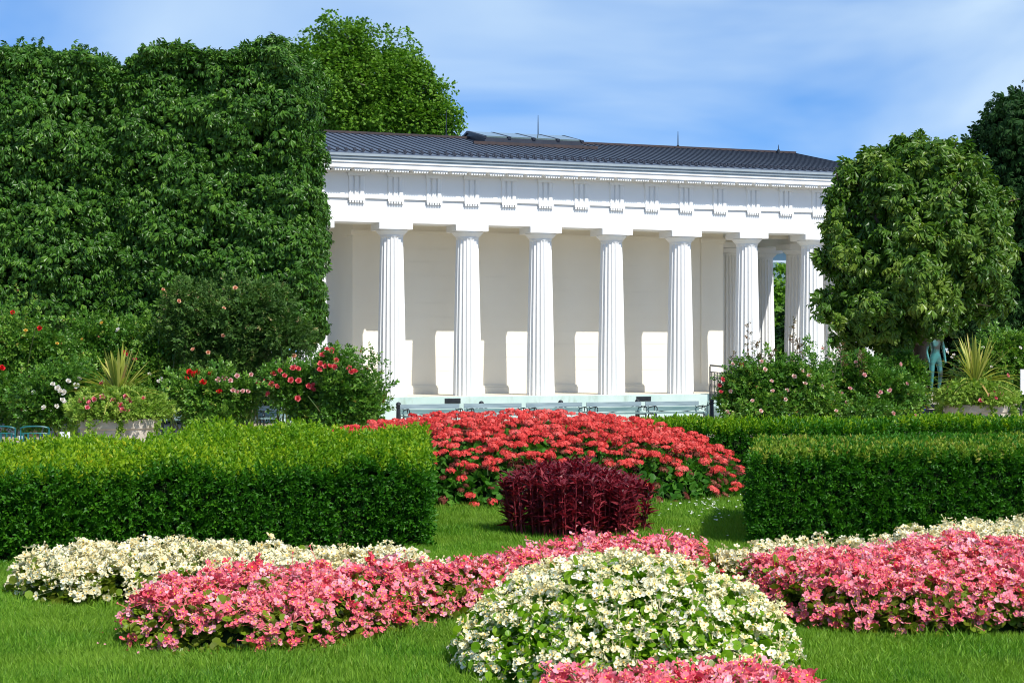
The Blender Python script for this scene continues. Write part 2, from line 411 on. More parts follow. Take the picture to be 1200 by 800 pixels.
def t_palmate(n=7, spread=230, droop=.35):
    """horse chestnut leaf: n leaflets fanned from one point"""
    g = Geo(); lf = t_leaf(.36, .07, .10)
    lf.verts()[:, :] = lf.verts()
    V0 = lf.verts().copy()
    V0[1, 1] = V0[3, 1] = .66; V0[2, 1] = .6; V0[1, 0] *= .98; V0[3, 0] *= .98; V0[4, 2] -= .10
    for i in range(n):
        a = math.radians(spread * (i / (n - 1) - .5))
        s = .66 - .24 * abs(i / (n - 1) - .5) * 2
        R = rot('Z', a) @ rot('X', -droop - .25 * abs(math.sin(a)))
        g.add((V0 * s) @ R.T, [(0, 2, 4, 1), (0, 3, 4, 2)], 0, .5)
    return g

def t_sprig(n=8, leaf=.36, w=.5, seed=0):
    g = Geo(); r = np.random.default_rng(seed); lf = t_leaf(w, .10, .12).verts()
    for i in range(n):
        y = .15 + .8 * i / n
        a = (i % 2) * math.pi + r.normal() * .4 + (i // 2) * math.pi / 2
        s = leaf * r.uniform(.75, 1.15)
        R = rot('Y', a) @ rot('Z', -.95 + r.normal() * .2) @ rot('Y', r.normal() * .5)
        g.add((lf * s) @ R.T + np.array((0, y, 0)), [(0, 2, 4, 1), (0, 3, 4, 2)], 0, r.random())
    g.add((lf * leaf) + np.array((0, .9, 0)), [(0, 2, 4, 1), (0, 3, 4, 2)], 0, .8)
    return g

def t_lobed():
    """five pointed plane or rose-like leaf"""
    g = Geo(); lf = t_leaf(.55, .06, .1).verts()
    for a, s in ((-1.25, .6), (-.55, .85), (0.05, 1), (.6, .85), (1.3, .6)):
        g.add((lf * s * .8) @ rot('Z', a).T, [(0, 2, 4, 1), (0, 3, 4, 2)], 0, .5)
    return g

def t_round(n=7, cup=.12):
    """round leaf with a notch"""
    g = Geo(); V = [(0, 0.12, 0)]
    for i in range(n):
        a = -2.6 + 5.2 * i / (n - 1)
        V.append((.5 * math.sin(a), .5 + .5 * math.cos(a), cup * (1 if i % 2 else .7)))
    f = [(0, i + 2, i + 1) for i in range(n - 1)]
    g.add(V, f, 0, .5)
    return g

def petal(g, R, off, L, W, cup, mat, rnd):
    V = np.array([(0, 0, 0), (-W * .42, L * .35, cup * .3), (-W * .36, L * .8, cup), (0, L, cup * 1.15), (W * .36, L * .8, cup), (W * .42, L * .35, cup * .3), (0, L * .5, cup * .15)], float)
    g.add(V @ R.T + off, [(0, 6, 2, 1), (6, 3, 2, 2)[:4] if False else (6, 4, 3, 2), (0, 5, 4, 6)], mat, rnd)

def add_begonia(g, R, off, s, r):
    """one begonia flower, face along local +Z: two broad and two small petals and a yellow eye"""
    for k, (a, L, W) in enumerate(((0, .55, .62), (math.pi, .55, .62), (math.pi / 2, .46, .36), (-math.pi / 2, .46, .36))):
        petal(g, R @ rot('Z', a + r.normal() * .12), off, L * s, W * s, s * r.uniform(.05, .24), 0, np.clip(r.normal(.55, .33), 0, 1))
    c = np.array([(0, 0, .20), (.12, 0, .1), (0, .12, .1), (-.12, 0, .1), (0, -.12, .1)]) * s
    g.add(c @ R.T + off, [(0, 1, 2), (0, 2, 3), (0, 3, 4), (0, 4, 1)], 1, .5)

def t_begonia_cluster(seed, n=5, spread=.055, size=.052):
    g = Geo(); r = np.random.default_rng(seed)
    for i in range(n):
        p = np.array([r.normal() * spread * .6, r.normal() * spread * .6, r.uniform(-.02, .03)])
        ax = unit(np.array([p[0] * 9 + r.normal() * .45, p[1] * 9 + r.normal() * .45, .9]))
        R = frames(unit(np.cross(ax, r.normal(size=3)))[None], ax[None])[0]
        add_begonia(g, R, p, size * r.uniform(.8, 1.15), r)
        g.tube([(0, 0, -.03), p * .6 + np.array((0, 0, -.012)), p], .0020, 3, 2)
    for i in range(3):                                                    # unopened buds
        p = np.array([r.normal() * spread * .8, r.normal() * spread * .8, r.uniform(0, .03)])
        V = np.array([(0, 0, .012), (.008, 0, 0), (0, .008, 0), (-.008, 0, 0), (0, -.008, 0), (0, 0, -.012)]) + p
        g.add(V, [(0, 1, 2), (0, 2, 3), (0, 3, 4), (0, 4, 1), (5, 2, 1), (5, 3, 2), (5, 4, 3), (5, 1, 4)], 2, .5)
        g.tube([(0, 0, -.03), p * .6 + np.array((0, 0, -.012)), p], .0020, 3, 2)
    return g

def t_geranium(seed, n=24, rad=.068):
    """pelargonium head: a dome of small five-petalled florets on a stalk"""
    g = Geo(); r = np.random.default_rng(seed)
    for i in range(n):
        z = 1 - (i + .5) / n * 1.15; a = i * 2.39996 + r.normal() * .2
        q = math.sqrt(max(0, 1 - z * z)); d = np.array([q * math.cos(a), q * math.sin(a), z])
        p = d * np.array([rad * 1.08, rad * 1.08, rad * .42]) * r.uniform(.85, 1.12)
        ax = unit(d + r.normal(size=3) * .25)
        R = frames(unit(np.cross(ax, r.normal(size=3)))[None], ax[None])[0]
        rv = np.clip(r.normal(.55, .28), 0, 1)
        L = rad * r.uniform(.34, .46)
        for k in range(5):
            A = R @ rot('Z', k * 2 * math.pi / 5)
            V = np.array([(0, 0, 0), (-L * .36, L * .6, L * .12), (0, L, L * .05), (L * .36, L * .6, L * .12)])
            g.add(V @ A.T + p, [(0, 3, 2, 1)], 0, rv)
    g.tube([(0, 0, 0), (.01, 0, -.05), (.012, .006, -.14)], .0035, 4, 1)
    return g

def t_rose(seed, s=.055):
    g = Geo(); r = np.random.default_rng(seed)
    for ring, (n, L, tilt, W) in enumerate(((5, 1.0, .35, .95), (5, .85, .8, .85), (4, .62, 1.15, .7))):
        for k in range(n):
            R = rot('Z', k * 2 * math.pi / n + ring * .6 + r.normal() * .1) @ rot('X', tilt + r.normal() * .08)
            petal(g, R, np.array((0, 0, ring * .08 * s)), L * s, W * s, s * .25, 0, np.clip(.75 - ring * .25 + r.normal() * .12, 0, 1))
    V = np.array([(0, 0, .62), (.3, 0, .25), (0, .3, .25), (-.3, 0, .25), (0, -.3, .25)]) * s
    g.add(V, [(0, 1, 2), (0, 2, 3), (0, 3, 4), (0, 4, 1)], 0, .1)
    return g

T_CHEST = [t_palmate(7, 250, .45), t_palmate(6, 220, .75), t_palmate(5, 190, .6)]
T_SPRIG = [t_sprig(8, .40, .5, 1), t_sprig(9, .36, .55, 2), t_sprig(7, .44, .5, 3)]
T_ROSESPRIG = [t_sprig(5, .5, .62, 4), t_sprig(6, .45, .6, 5)]
T_LOBED = t_lobed()
T_LEAF = t_leaf(.5)
T_ROUND = t_round()

# ---------------------------------------------------------------- the setting: lawn, gravel
def sheet(name, pts, z, mat, label=None):
    g = Geo(); V = [(p[0], p[1], z) for p in pts]
    g.add(V, [list(range(len(V)))])
    return tag(g.build(name, mat), kind="structure")

sheet("ground", [(-900, -60), (900, -60), (900, 1500), (-900, 1500)], -0.02, M_gravel)
lawn_poly = [(-14, 2), (14, 2), (14, 27.6), (-2.2, 26.2), (-3.2, 21), (-14, 20)]
sheet("lawn", lawn_poly, 0.0, M_lawn)
sheet("far_lawn", [(-80, 66), (120, 66), (120, 200), (-80, 200)], 0.0, M_lawn)

# ---------------------------------------------------------------- the temple
TH = math.radians(19.41)
U = np.array([math.cos(TH), math.sin(TH)]); NV = np.array([-math.sin(TH), math.cos(TH)])
O2 = np.array([-3.525, 47.5])
temple = empty("temple", (O2[0], O2[1], -0.05), TH)
tag(temple, "white colonnaded temple with dark metal roof and fluted columns", "temple")
A_COLS = [-4.2, -2.33, 0, 2.325, 4.65, 6.975, 9.30, 11.625, 13.95, 15.85]
B_COLS = [0, 2.05, 4.4, 6.75, 9.1, 11.15]
A0, A1, B1 = A_COLS[0], A_COLS[-1], B_COLS[-1]
Z_STY, Z_ARC, Z_TAE, Z_FRZ = 0.69, 5.74, 6.42, 7.17

g = Geo()                                                            # stylobate and steps
g.box(A0 - .60, A1 + .60, -.60, B1 + .60, .34, Z_STY)
g.box(A0 - .63, 9.74, -1.02, -.60, .0, Z_STY - .004)                # long plinth in front of the flank
g.box(A0 - .95, A1 + .95, -.60 + .003, B1 + .95, 0, .338)
fl = Geo(); fl.box(A0 - .597, A1 + .597, -.597, B1 + .597, Z_STY + .0005, Z_STY + .004)
g.box(A1 + .95, A1 + 1.3, -.55, B1 + .9, 0, .17)
podium = g.build("podium", M_podium, temple)
fl.build("portico_floor", M_floor, temple)
g = Geo()
for a in (.75, 5.9): g.box(a, a + .42, -1.032, -1.016, .40, .56)
vent_bm = g
for a in (1.55, 7.6):
    q = Geo(); q.box(a - .24, a + .24, -1.034, -1.018, .505, .645); 
    for k in range(5): q.box(a - .22, a + .22, -1.040, -1.034, .515 + k * .026, .528 + k * .026)
    q.build("vent_grille", M_iron, podium)

def col_mesh():
    g = Geo(); nf, ns = 20, 6
    zs = np.array([0, .02, .4, 1.0, 1.7, 2.4, 3.1, 3.8, 4.3, 4.60, 4.66])
    rr = .425 - .092 * (zs / 4.66) ** 1.25
    ang, dep = [], []
    for i in range(nf):
        for j in range(ns):
            t = j / ns
            ang.append((i + t) * 2 * math.pi / nf); dep.append(math.sin(math.pi * t) ** .8)
    ang, dep = np.array(ang), np.array(dep)
    V = []
    for z, r in zip(zs, rr):
        f = .105 if z < 4.62 else .0
        R = r * (1 - f * dep)
        V.append(np.stack([R * np.cos(ang), R * np.sin(ang), np.full_like(ang, z)], -1))
    V = np.concatenate(V); m = len(ang)
    i = np.arange(len(zs) - 1)[:, None] * m; j = np.arange(m)[None]; j2 = (j + 1) % m
    g.add(V, np.stack([i + j, i + j2, i + m + j2, i + m + j], -1).reshape(-1, 4))
    return g.mesh("column_shaft", M_shaft)
def cap_mesh():
    g = Geo()
    g.lathe([(.333, 4.655), (.345, 4.665), (.338, 4.68), (.352, 4.69), (.345, 4.705), (.40, 4.76), (.452, 4.81), (.475, 4.845), (.462, 4.862)], 40)
    g.box(-.50, .50, -.50, .50, 4.864, Z_ARC - Z_STY - .002)
    return g.mesh("capital", M_white)
ME_COL, ME_CAP = col_mesh(), cap_mesh()
cols = [(a, b) for a in A_COLS for b in (0, B1)] + [(a, b) for b in B_COLS[1:-1] for a in (A0, A1)] + [(13.2, 4.4), (13.2, 6.75)]
for a, b in cols:
    c = obj("column", ME_COL, temple); c.location = (a, b, Z_STY)
    obj("capital", ME_CAP, c)

def ring(g, off_out, off_in, z0, z1):
    """rectangular band round the building, lapped at the corners without shared faces"""
    g.box(A0 - off_out, A1 + off_out, -off_out, off_in, z0, z1)
    g.box(A0 - off_out, A1 + off_out, B1 - off_in, B1 + off_out, z0, z1)
    g.box(A0 - off_out, A0 + off_in, off_in, B1 - off_in, z0, z1)
    g.box(A1 - off_in, A1 + off_out, off_in, B1 - off_in, z0, z1)
g = Geo(); ring(g, .42, .40, Z_ARC, Z_TAE); g.build("architrave", M_white, temple)
g = Geo(); ring(g, .40, .36, Z_TAE + .07, Z_FRZ); ring(g, .475, .38, Z_TAE, Z_TAE + .07)
frieze = g.build("frieze", M_white, temple)
def trig():
    g = Geo(); w = .46
    for k in range(3):
        x = (k - 1) * .165
        V = [(x - .076, 0, .08), (x - .050, -.045, .08), (x + .050, -.045, .08), (x + .076, 0, .08)]
        V += [(p[0], p[1], .64) for p in V]
        g.add(V, [(0, 1, 5, 4), (1, 2, 6, 5), (2, 3, 7, 6), (4, 5, 6, 7), (3, 2, 1, 0)])
    g.box(-w / 2 - .02, w / 2 + .02, -.075, 0.0, .642, .75 - .004)
    g.box(-w / 2 - .01, w / 2 + .01, -.095, -.077, -.075, .068)       # regula hanging over the architrave
    for k in range(6):
        x = (k - 2.5) * .078
        g.box(x - .024, x + .024, -.092, -.024, -.135, -.076)
    return g.mesh("triglyph", M_white)
ME_TRI = trig()
tri_a = []
for i in range(len(A_COLS) - 1):
    tri_a += [A_COLS[i], (A_COLS[i] + A_COLS[i + 1]) / 2]
tri_a += [A_COLS[-1]]
tri_a[0] = A0 - .15; tri_a[-1] = A1 + .15
for a in tri_a:
    t = obj("triglyph", ME_TRI, frieze); t.location = (a, -.402, Z_TAE + .002)
tri_b = []
for i in range(len(B_COLS) - 1): tri_b += [B_COLS[i], (B_COLS[i] + B_COLS[i + 1]) / 2]
for b in tri_b[1:] + [B1]:
    t = obj("triglyph", ME_TRI, frieze); t.location = (A1 + .402, b, Z_TAE + .002); t.rotation_euler = (0, 0, math.pi / 2)

g = Geo()                                                           # cornice: bed, mutules with teeth, corona
ring(g, .50, .36, Z_FRZ, Z_FRZ + .03)
ring(g, .955, .36, Z_FRZ + .075, Z_FRZ + .22)
ring(g, .99, .36, Z_FRZ + .22, Z_FRZ + .255)
pitch = 1.1625
am = np.arange(A0 - .4, A1 + .8, pitch / 2)
for a in am:
    g.box(a - .235, a + .235, -.92, -.50, Z_FRZ + .032, Z_FRZ + .075)
    for k in range(6):
        x = a + (k - 2.5) * .078
        g.box(x - .022, x + .022, -.915, -.86, Z_FRZ - .012, Z_FRZ + .032)
g.build("cornice", M_white, temple)
g = Geo()
for z0, z1, o in ((.255, .32, .96), (.32, .40, 1.0), (.40, .47, 1.04)):
    ring(g, o, .36, Z_FRZ + z0, Z_FRZ + z1)
g.build("gutter", M_gutter, temple)

# ceiling under the roof, cella walls
g = Geo()
g.box(A0 + .36, A1 - .36, .36, B1 - .36, 6.10, 6.3)
for a in A_COLS[1:-1]:
    g.box(a - .16, a + .16, .402, 2.06, 5.93, 6.098)
for b in B_COLS[1:-1]:
    g.box(13.5, A1 - .402, b - .16, b + .16, 5.93, 6.098)
g.build("ceiling", M_wall, temple)
CW0, CW1, CB0, CB1 = -.66, 11.86, 2.1, 9.05
g = Geo()
g.box(CW0 + .06, CW1 - .8, CB0 + .05, CB1 - .05, Z_STY, 6.098)
for b0, b1 in ((CB0, CB0 + .9), (CB1 - .9, CB1)):                    # pilasters at the ends of the walls
    g.box(CW0, CW0 + .42, b0, b1, Z_STY, 5.55)
    g.box(CW1 - .80, CW1, b0, b1, Z_STY, 5.55)
    g.box(CW0 - .05, CW0 + .46, b0 - .05, b1 + .05, 5.55, 5.70)
    g.box(CW1 - .84, CW1 + .05, b0 - .05, b1 + .05, 5.55, 5.70)
    g.box(CW0 + .003, CW0 + .41, b0 + .004, b1 - .004, 5.70, 6.096)
    g.box(CW1 - .79, CW1 - .003, b0 + .004, b1 - .004, 5.70, 6.096)
g.box(CW0 + .43, CW1 - .85, CB0 + .01, CB0 + .05, 5.60, 5.72)
g.box(CW0 - .05, CW1 + .05, CB0 - .05, CB0 + .046, Z_STY + .002, Z_STY + .20)
g.box(CW0 - .02, CW1 + .02, CB0 - .02, CB0 + .047, Z_STY + .202, Z_STY + .26)
for k in range(1, 12):                                               # shallow course joints as proud courses
    z = Z_STY + .30 + k * .42
    if z + .41 < 5.55: g.box(CW0 + .43, CW1 - .81, CB0 + .043, CB0 + .0495, z, z + .405)
g.build("cella_wall", M_wall, temple)

# roof
ZE, ZR, BR = 7.67, 9.10, B1 / 2
RA0, RA1 = A0 - .72, A1 + .62
g = Geo()
def roof_z(b): return ZE + (ZR - ZE) * (b + 1.02) / (BR + 1.02)
V = []
for a in (RA0, RA1):
    for b, z in ((-1.02, ZE), (BR, ZR), (B1 + 1.02, ZE), (B1 + 1.02, ZE - .05), (BR, ZR - .06), (-1.02, ZE - .05)):
        V.append((a, b, z))
g.add(V, [(0, 6, 7, 1), (1, 7, 8, 2), (2, 8, 9, 3), (3, 9, 10, 4), (4, 10, 11, 5), (5, 11, 6, 0)], 0)
for s in (0, 6):
    f = [(s + 0, s + 1, s + 4, s + 5), (s + 1, s + 2, s + 3, s + 4)]
    g.add(V, f, 0)
na = int((RA1 - RA0) / .25)
for k in range(na + 1):                                              # standing seams and snow guards
    a = RA0 + .05 + k * (RA1 - RA0 - .1) / na
    for sgn in (1, -1):
        b0, b1 = (-1.0, BR) if sgn == 1 else (B1 + 1.0, BR)
        z0, z1 = ZE + .022, ZR + .022
        g.bar((a, b0, z0 - .008), (a, b1, z1 - .008), .04, .03, mat=1)
    for row, bb in enumerate((-.72, -.32)):
        g.box(a + .05 + row * .08, a + .13 + row * .08, bb, bb + .05, roof_z(bb), roof_z(bb) + .07, mat=1)
g.box(RA0 + .02, RA1 - .02, BR - .14, BR + .14, ZR - .02, ZR + .055, mat=2)
roof = g.build("roof", [M_roof, M_seam, M_copper], temple)
# gable infill under the roof at both ends
g = Geo()
for a, s in ((A0 - .38, -1), (A1 + .38, 1)):
    V = [(a, -.9, ZE - .055), (a, BR, ZR - .068), (a, B1 + .9, ZE - .055), (a - s * .2, -.9, ZE - .055), (a - s * .2, BR, ZR - .068), (a - s * .2, B1 + .9, ZE - .055)]
    g.add(V, [(0, 1, 2), (5, 4, 3)]); g.add(V, [(0, 3, 4, 1), (1, 4, 5, 2), (2, 5, 3, 0)])
g.build("pediment", M_white, temple)
# skylight lantern on the ridge
sk0, sk1 = 4.15, 7.55
g = Geo()
skz = ZR + .24
def sky_z(b): return skz - abs(b - BR) * .17
V = []
for a in (sk0, sk1):
    V += [(a, BR - 1.75, sky_z(BR - 1.75) - .12), (a, BR, skz - .02), (a, BR + 1.75, sky_z(BR + 1.75) - .12), (a, BR + 1.75, ZE + .7), (a, BR - 1.75, ZE + .7)]
g.add(V, [(0, 5, 6, 1), (1, 6, 7, 2), (2, 7, 8, 3), (4, 9, 5, 0), (3, 8, 9, 4)]); g.add(V, [(4, 3, 2, 1, 0)[::1], (5, 6, 7, 8, 9)])
g.box(sk0 - .5, sk1 + .4, BR - 2.15, BR - 2.05, roof_z(BR - 2.1), roof_z(BR - 2.1) + .10, mat=1)
for k in range(5):
    a = sk0 + (sk1 - sk0) * k / 4
    for s in (-1, 1):
        g.bar((a, BR + s * 1.78, sky_z(BR + 1.78) - .11), (a, BR, skz - .015), .10, .07)
skylight = g.build("skylight", [M_seam, M_copper], roof)
for k in range(4):
    a = sk0 + (sk1 - sk0) * (k + .5) / 4
    q = Geo()
    q.bar((a, BR - 1.7, sky_z(BR - 1.7) - .085), (a, BR - .06, skz - .025), (sk1 - sk0) / 4 - .16, .05)
    q.build("skylight_pane", M_glass, roof)
def rod(a, b, h, base=None):
    g = Geo(); z = roof_z(b) if b <= BR else ZR
    g.tube([(a, b, z), (a, b, z + h * .7), (a, b, z + h)], [.022, .015, .008], 6)
    g.lathe([(.05, z), (.05, z + .12), (.02, z + .14)], 8, (a, b, 0))
    g.build("lightning_rod", M_iron, temple)
rod(3.45, BR + .2, .95); rod(6.75, BR + .3, .95); rod(11.95, BR + .2, .62); rod(15.7, BR - .2, .30)

# side stair with railing near the right end of the plinth
g = Geo()
for k in range(3):
    g.box(9.75, 14.6, -1.05 - (2 - k) * .32 - .3, -.62, k * .17 + .002, (k + 1) * .17 - .002 if k < 2 else .50)
g.build("side_stair", M_podium, temple)
rp = O2 + U * 9.86 + NV * (-.95)
rail = empty("stair_railing", (rp[0], rp[1], 0), TH)
tag(rail, "black metal stair railing with dark mesh panel beside the rose bush", "railing")
g = Geo()
for x in (0, .95, 1.9): g.tube([(x, 0, .45), (x, 0, 1.50 - .09 * x)], .022, 6)
g.build("post", M_iron, rail)
g = Geo(); g.tube([(0, 0, 1.53), (1.95, 0, 1.35)], .026, 6); g.tube([(0, 0, 1.33), (1.95, 0, 1.15)], .014, 6); g.build("handrail", M_iron, rail)
g = Geo()
for k in range(36):
    x = .03 + k * .0525; g.box(x, x + .030, -.012, -.006, .56, 1.33 - .092 * x)
for k in range(18):
    z = .57 + k * .035; g.box(.01, 1.9, -.004, .002, z, z + .016)
g.build("mesh_panel", M_mesh, rail)

# building and trees glimpsed beyond the temple
far = empty("distant_building", (27, 100, 0), math.radians(10))
tag(far, "pale grey blue building with dark roof glimpsed between the columns", "building")
g = Geo(); g.box(-22, 12, 0, 10, 0, 8.2); g.build("wall", M_far, far)
g = Geo(); V = [(-22.6, -.6, 8.2), (12.6, -.6, 8.2), (12.6, 10.6, 8.2), (-22.6, 10.6, 8.2), (-17, 5, 11.4), (7, 5, 11.4)]
g.add(V, [(0, 1, 5, 4), (2, 3, 4, 5), (3, 2, 1, 0)]); g.add(V, [(1, 2, 5), (3, 0, 4)]); g.build("roof", M_roof, far)
g = Geo(); g.box(-22.2, 12.2, -.25, 0.02, 5.0, 5.25); g.build("ledge", M_seam, far)
for k in range(8):
    g = Geo(); x = -20 + k * 4; g.box(x, x + 1.3, -.05, .02, 5.7, 7.3); g.build("window", M_glass, far)

# ---------------------------------------------------------------- trees
def limb_tube(g, a, b, r0, r1, bend=.15, n=6, mat=0):
    a, b = np.array(a, float), np.array(b, float)
    t = np.linspace(0, 1, n)[:, None]
    mid = rng.normal(size=3) * np.linalg.norm(b - a) * bend * np.array((1, 1, .4))
    p = a + (b - a) * t + mid * (t * (1 - t) * 2)
    g.tube(p, np.linspace(r0, r1, n), 7, mat)

def hang_leaves(g, tpls, P, N, size, rnd, droop=.45, up=.35, jit=.45):
    """leaves on points P with outward normals N: tip outward and hanging, face up and outward"""
    n = len(P)
    tip = N * 1.0 + np.array((0, 0, -1.0)) * droop + rng.normal(size=(n, 3)) * jit
    nr = N * .55 + np.array((0, 0, 1.0)) * up + rng.normal(size=(n, 3)) * jit * .7
    R = frames(tip, nr)
    pick = rng.integers(0, len(tpls), n)
    for i, t in enumerate(tpls):
        k = pick == i
        g.inst(t, P[k], R[k], size[k], rnd[k])

def clump_tree(name, label, base, trunk_h, blobs, leafn, tpls, size, mat, bark=M_bark, r_trunk=.2, group=None, shell=.65, per_blob=1.0,
               droop=.45, seed=1, fill=True, cat="tree", up=.35, clump=.55, rough=.10):
    """blobs: list of (center xyz, radii xyz) in world space; crown of leaf clumps over them, limbs from the trunk"""
    root = empty(name, (base[0], base[1], 0)); tag(root, label, cat, group)
    b3 = np.array((base[0], base[1], 0.0))
    g = Geo(); top = b3 + np.array((0, 0, trunk_h))
    limb_tube(g, b3, top, r_trunk * 1.15, r_trunk * .75, .05)
    for c, r in blobs:
        c = np.array(c); limb_tube(g, top - np.array((0, 0, .2)), c, r_trunk * .55, r_trunk * .15, .2)
        for k in range(3):
            e = c + rng.normal(size=3) * np.array(r) * .45; limb_tube(g, c, e, r_trunk * .16, r_trunk * .05, .2)
    g.xf(lambda V: V - b3).build("trunk", bark, root, smooth=True)
    g = Geo(); wv = Wave(seed, 1.1)
    area = np.array([r[0] * r[2] + r[0] * r[1] + r[1] * r[2] for _, r in blobs]); area = area / area.sum()
    for (c, r), w in zip(blobs, area):
        c, r = np.array(c), np.array(r)
        nc = max(8, int(leafn * w / 26))
        d = unit(rng.normal(size=(nc, 3)))
        cc = c + d * r * (shell + (1 - shell) * rng.random((nc, 1)) ** .6) * (1 + rough * wv(c + d * r)[:, None])
        cr = clump * rng.uniform(.6, 1.25, nc) * min(1.0, r.mean())
        m = 26
        dd = unit(rng.normal(size=(nc, m, 3)) + d[:, None] * .9 + np.array((0, 0, .35)))
        P = cc[:, None] + dd * cr[:, None, None] * rng.uniform(.45, 1.0, (nc, m, 1))
        P, N = P.reshape(-1, 3), unit(dd * .7 + d[:, None] * .5).reshape(-1, 3)
        tone = np.repeat(np.clip(rng.normal(.5, .17, nc), 0, 1), m)
        rnd = np.clip(tone + rng.normal(0, .16, len(P)), 0, .97); rnd[rng.random(len(P)) < .006] = 1
        hang_leaves(g, tpls, P, N, size * rng.uniform(.7, 1.15, len(P)), rnd, droop, up)
        if fill:
            nf = int(leafn * w * .25)
            d = unit(rng.normal(size=(nf, 3)))
            P = c + d * r * rng.uniform(.2, .72, (nf, 1))
            hang_leaves(g, tpls, P, d, size * 1.25 * np.ones(nf), rng.uniform(0, .4, nf), droop)
    crown = g.xf(lambda V: V - b3).build("crown", mat, root)
    return root

SEAM_X = (131 - CX) / F * 36.0
def block_tree(name, label, x0, x1, y0, y1, z0, z1, n, seed, trunk_x, rl=0.0, rr=1.0):
    """clipped horse chestnut: a flat-sided block of hanging leaves"""
    cx, cy = trunk_x, (y0 + y1) / 2
    root = empty(name, (cx, cy, 0)); tag(root, label, "tree", "clipped chestnuts beside the temple")
    b3 = np.array((cx, cy, 0.0))
    g = Geo()
    limb_tube(g, b3, (cx, cy, z0 + 1.2), .22, .17, .04)
    for k in range(14):
        e = np.array((rng.uniform(x0 + .4, x1 - .4), rng.uniform(y0 + .5, y1 - .5), rng.uniform(z0 + .5, z1 - .6)))
        limb_tube(g, (cx, cy, z0 + rng.uniform(.2, 1.2)), e, .09, .025, .15)
    g.xf(lambda V: V - b3).build("trunk", M_bark, root, smooth=True)
    g = Geo(); wv, wf = Wave(seed, .75), Wave(seed + 5, 2.1)
    lx, ly, lz = x1 - x0, y1 - y0, z1 - z0
    faces = [('f', lx * lz * 1.5), ('r', ly * lz), ('l', ly * lz * .5), ('t', lx * ly * 1.0), ('u', lx * ly * .6), ('b', lx * lz * .25)]
    tot = sum(a for _, a in faces)
    for f, a in faces:
        m = int(n * a / tot)
        u, v = rng.random(m), rng.random(m)
        if f == 'f': P = np.stack([x0 + u * lx, np.full(m, y0), z0 + v * lz], 1); N = np.array((0, -1., 0))
        if f == 'b': P = np.stack([x0 + u * lx, np.full(m, y1), z0 + v * lz], 1); N = np.array((0, 1., 0))
        if f == 'r': P = np.stack([np.full(m, x1), y0 + u * ly, z0 + v * lz], 1); N = np.array((1., 0, 0))
        if f == 'l': P = np.stack([np.full(m, x0), y0 + u * ly, z0 + v * lz], 1); N = np.array((-1., 0, 0))
        if f == 't': P = np.stack([x0 + u * lx, y0 + v * ly, np.full(m, z1)], 1); N = np.array((0, 0, 1.))
        if f == 'u': P = np.stack([x0 + u * lx, y0 + v * ly, np.full(m, z0)], 1); N = np.array((0, 0, -1.))
        N = np.repeat(N[None], m, 0)
        # round the vertical edges and the shoulders
        Q = P.copy()
        cxm, cym, czm = (x0 + x1) / 2, (y0 + y1) / 2, (z0 + z1) / 2
        e = np.abs(np.stack([(P[:, 0] - cxm) / (lx / 2), (P[:, 1] - cym) / (ly / 2), (P[:, 2] - czm) / (lz / 2)], 1))
        pull = (np.maximum(0, e[:, 0] - .80) * np.maximum(0, e[:, 1] - .70) + np.maximum(0, e[:, 1] - .75) * np.maximum(0, e[:, 2] - .85) + np.maximum(0, e[:, 0] - .85) * np.maximum(0, e[:, 2] - .88)) * 9
        pull *= np.where(P[:, 0] > cxm, rr, rl)
        Q += unit(np.array((cxm, cym, czm)) - P) * pull[:, None]
        S = P * np.array((1, 1, 1.9))
        seam = np.exp(-((Q[:, 0] - SEAM_X) / .42) ** 2)               # the two crowns part a little where they meet
        Q[:, 2] -= .45 * seam * np.clip(Q[:, 2] - (z1 - 1.2), 0, 1)
        if f == 'f': Q[:, 1] += .30 * seam
        if rr > .29 and f in 'ftr': Q[:, 2] -= .35 * np.clip((Q[:, 0] - (x1 - .9)) / .9, 0, 1) ** 2 * np.clip(Q[:, 2] - (z1 - 1.2), 0, 1) * (x1 > SEAM_X + 1)
        disp = .16 * wv(S) + .14 * wf(S)
        nC = max(12, int(a * 2.3))
        C = P[rng.integers(0, m, nC)]; W = np.array((.50, .50, .36))
        dn = np.full(m, 9.0); cz = np.zeros(m)
        for q in range(nC):
            dq = np.sum(((P - C[q]) / W) ** 2, 1); kq = dq < dn; dn[kq] = dq[kq]; cz[kq] = C[q, 2]
        if f in 'r': disp = disp * .5
        if f != 't': disp = disp + .15 * (1 - np.minimum(dn, 2.2)) - .17 * np.clip((cz - P[:, 2]) / .30, 0, 1)
        depth = rng.random(m) ** 1.4 * .42
        Q += N * (disp - depth)[:, None]
        keep = rng.random(m) < (1.0 if f != 'f' else np.clip(.75 + .5 * wf(S * 1.3), .25, 1))
        Q, N, depth = Q[keep], N[keep], depth[keep]
        rnd = np.clip(rng.normal(.45, .26, len(Q)), 0, .97); rnd[rng.random(len(Q)) < .004] = 1
        hang_leaves(g, T_CHEST, Q, N + np.array((0, 0, .0)), (.255 * rng.uniform(.65, 1.25, len(Q))), rnd, .70 if f != 't' else .25, .55, .62)
    # upright shoots along the top
    m = int(lx * ly * 5)
    P = np.stack([x0 + .2 + rng.random(m) * (lx - .4), y0 + .1 + rng.random(m) * (ly - .3), z1 - .15 + .34 * rng.random(m) ** 2], 1)
    P[:, 2] += .26 * wv(P * np.array((1, 1, 1.9))) - .42 * np.exp(-((P[:, 0] - SEAM_X) / .42) ** 2) - .35 * np.clip((P[:, 0] - (x1 - .9)) / .9, 0, 1) ** 2 * (x1 > SEAM_X + 1)
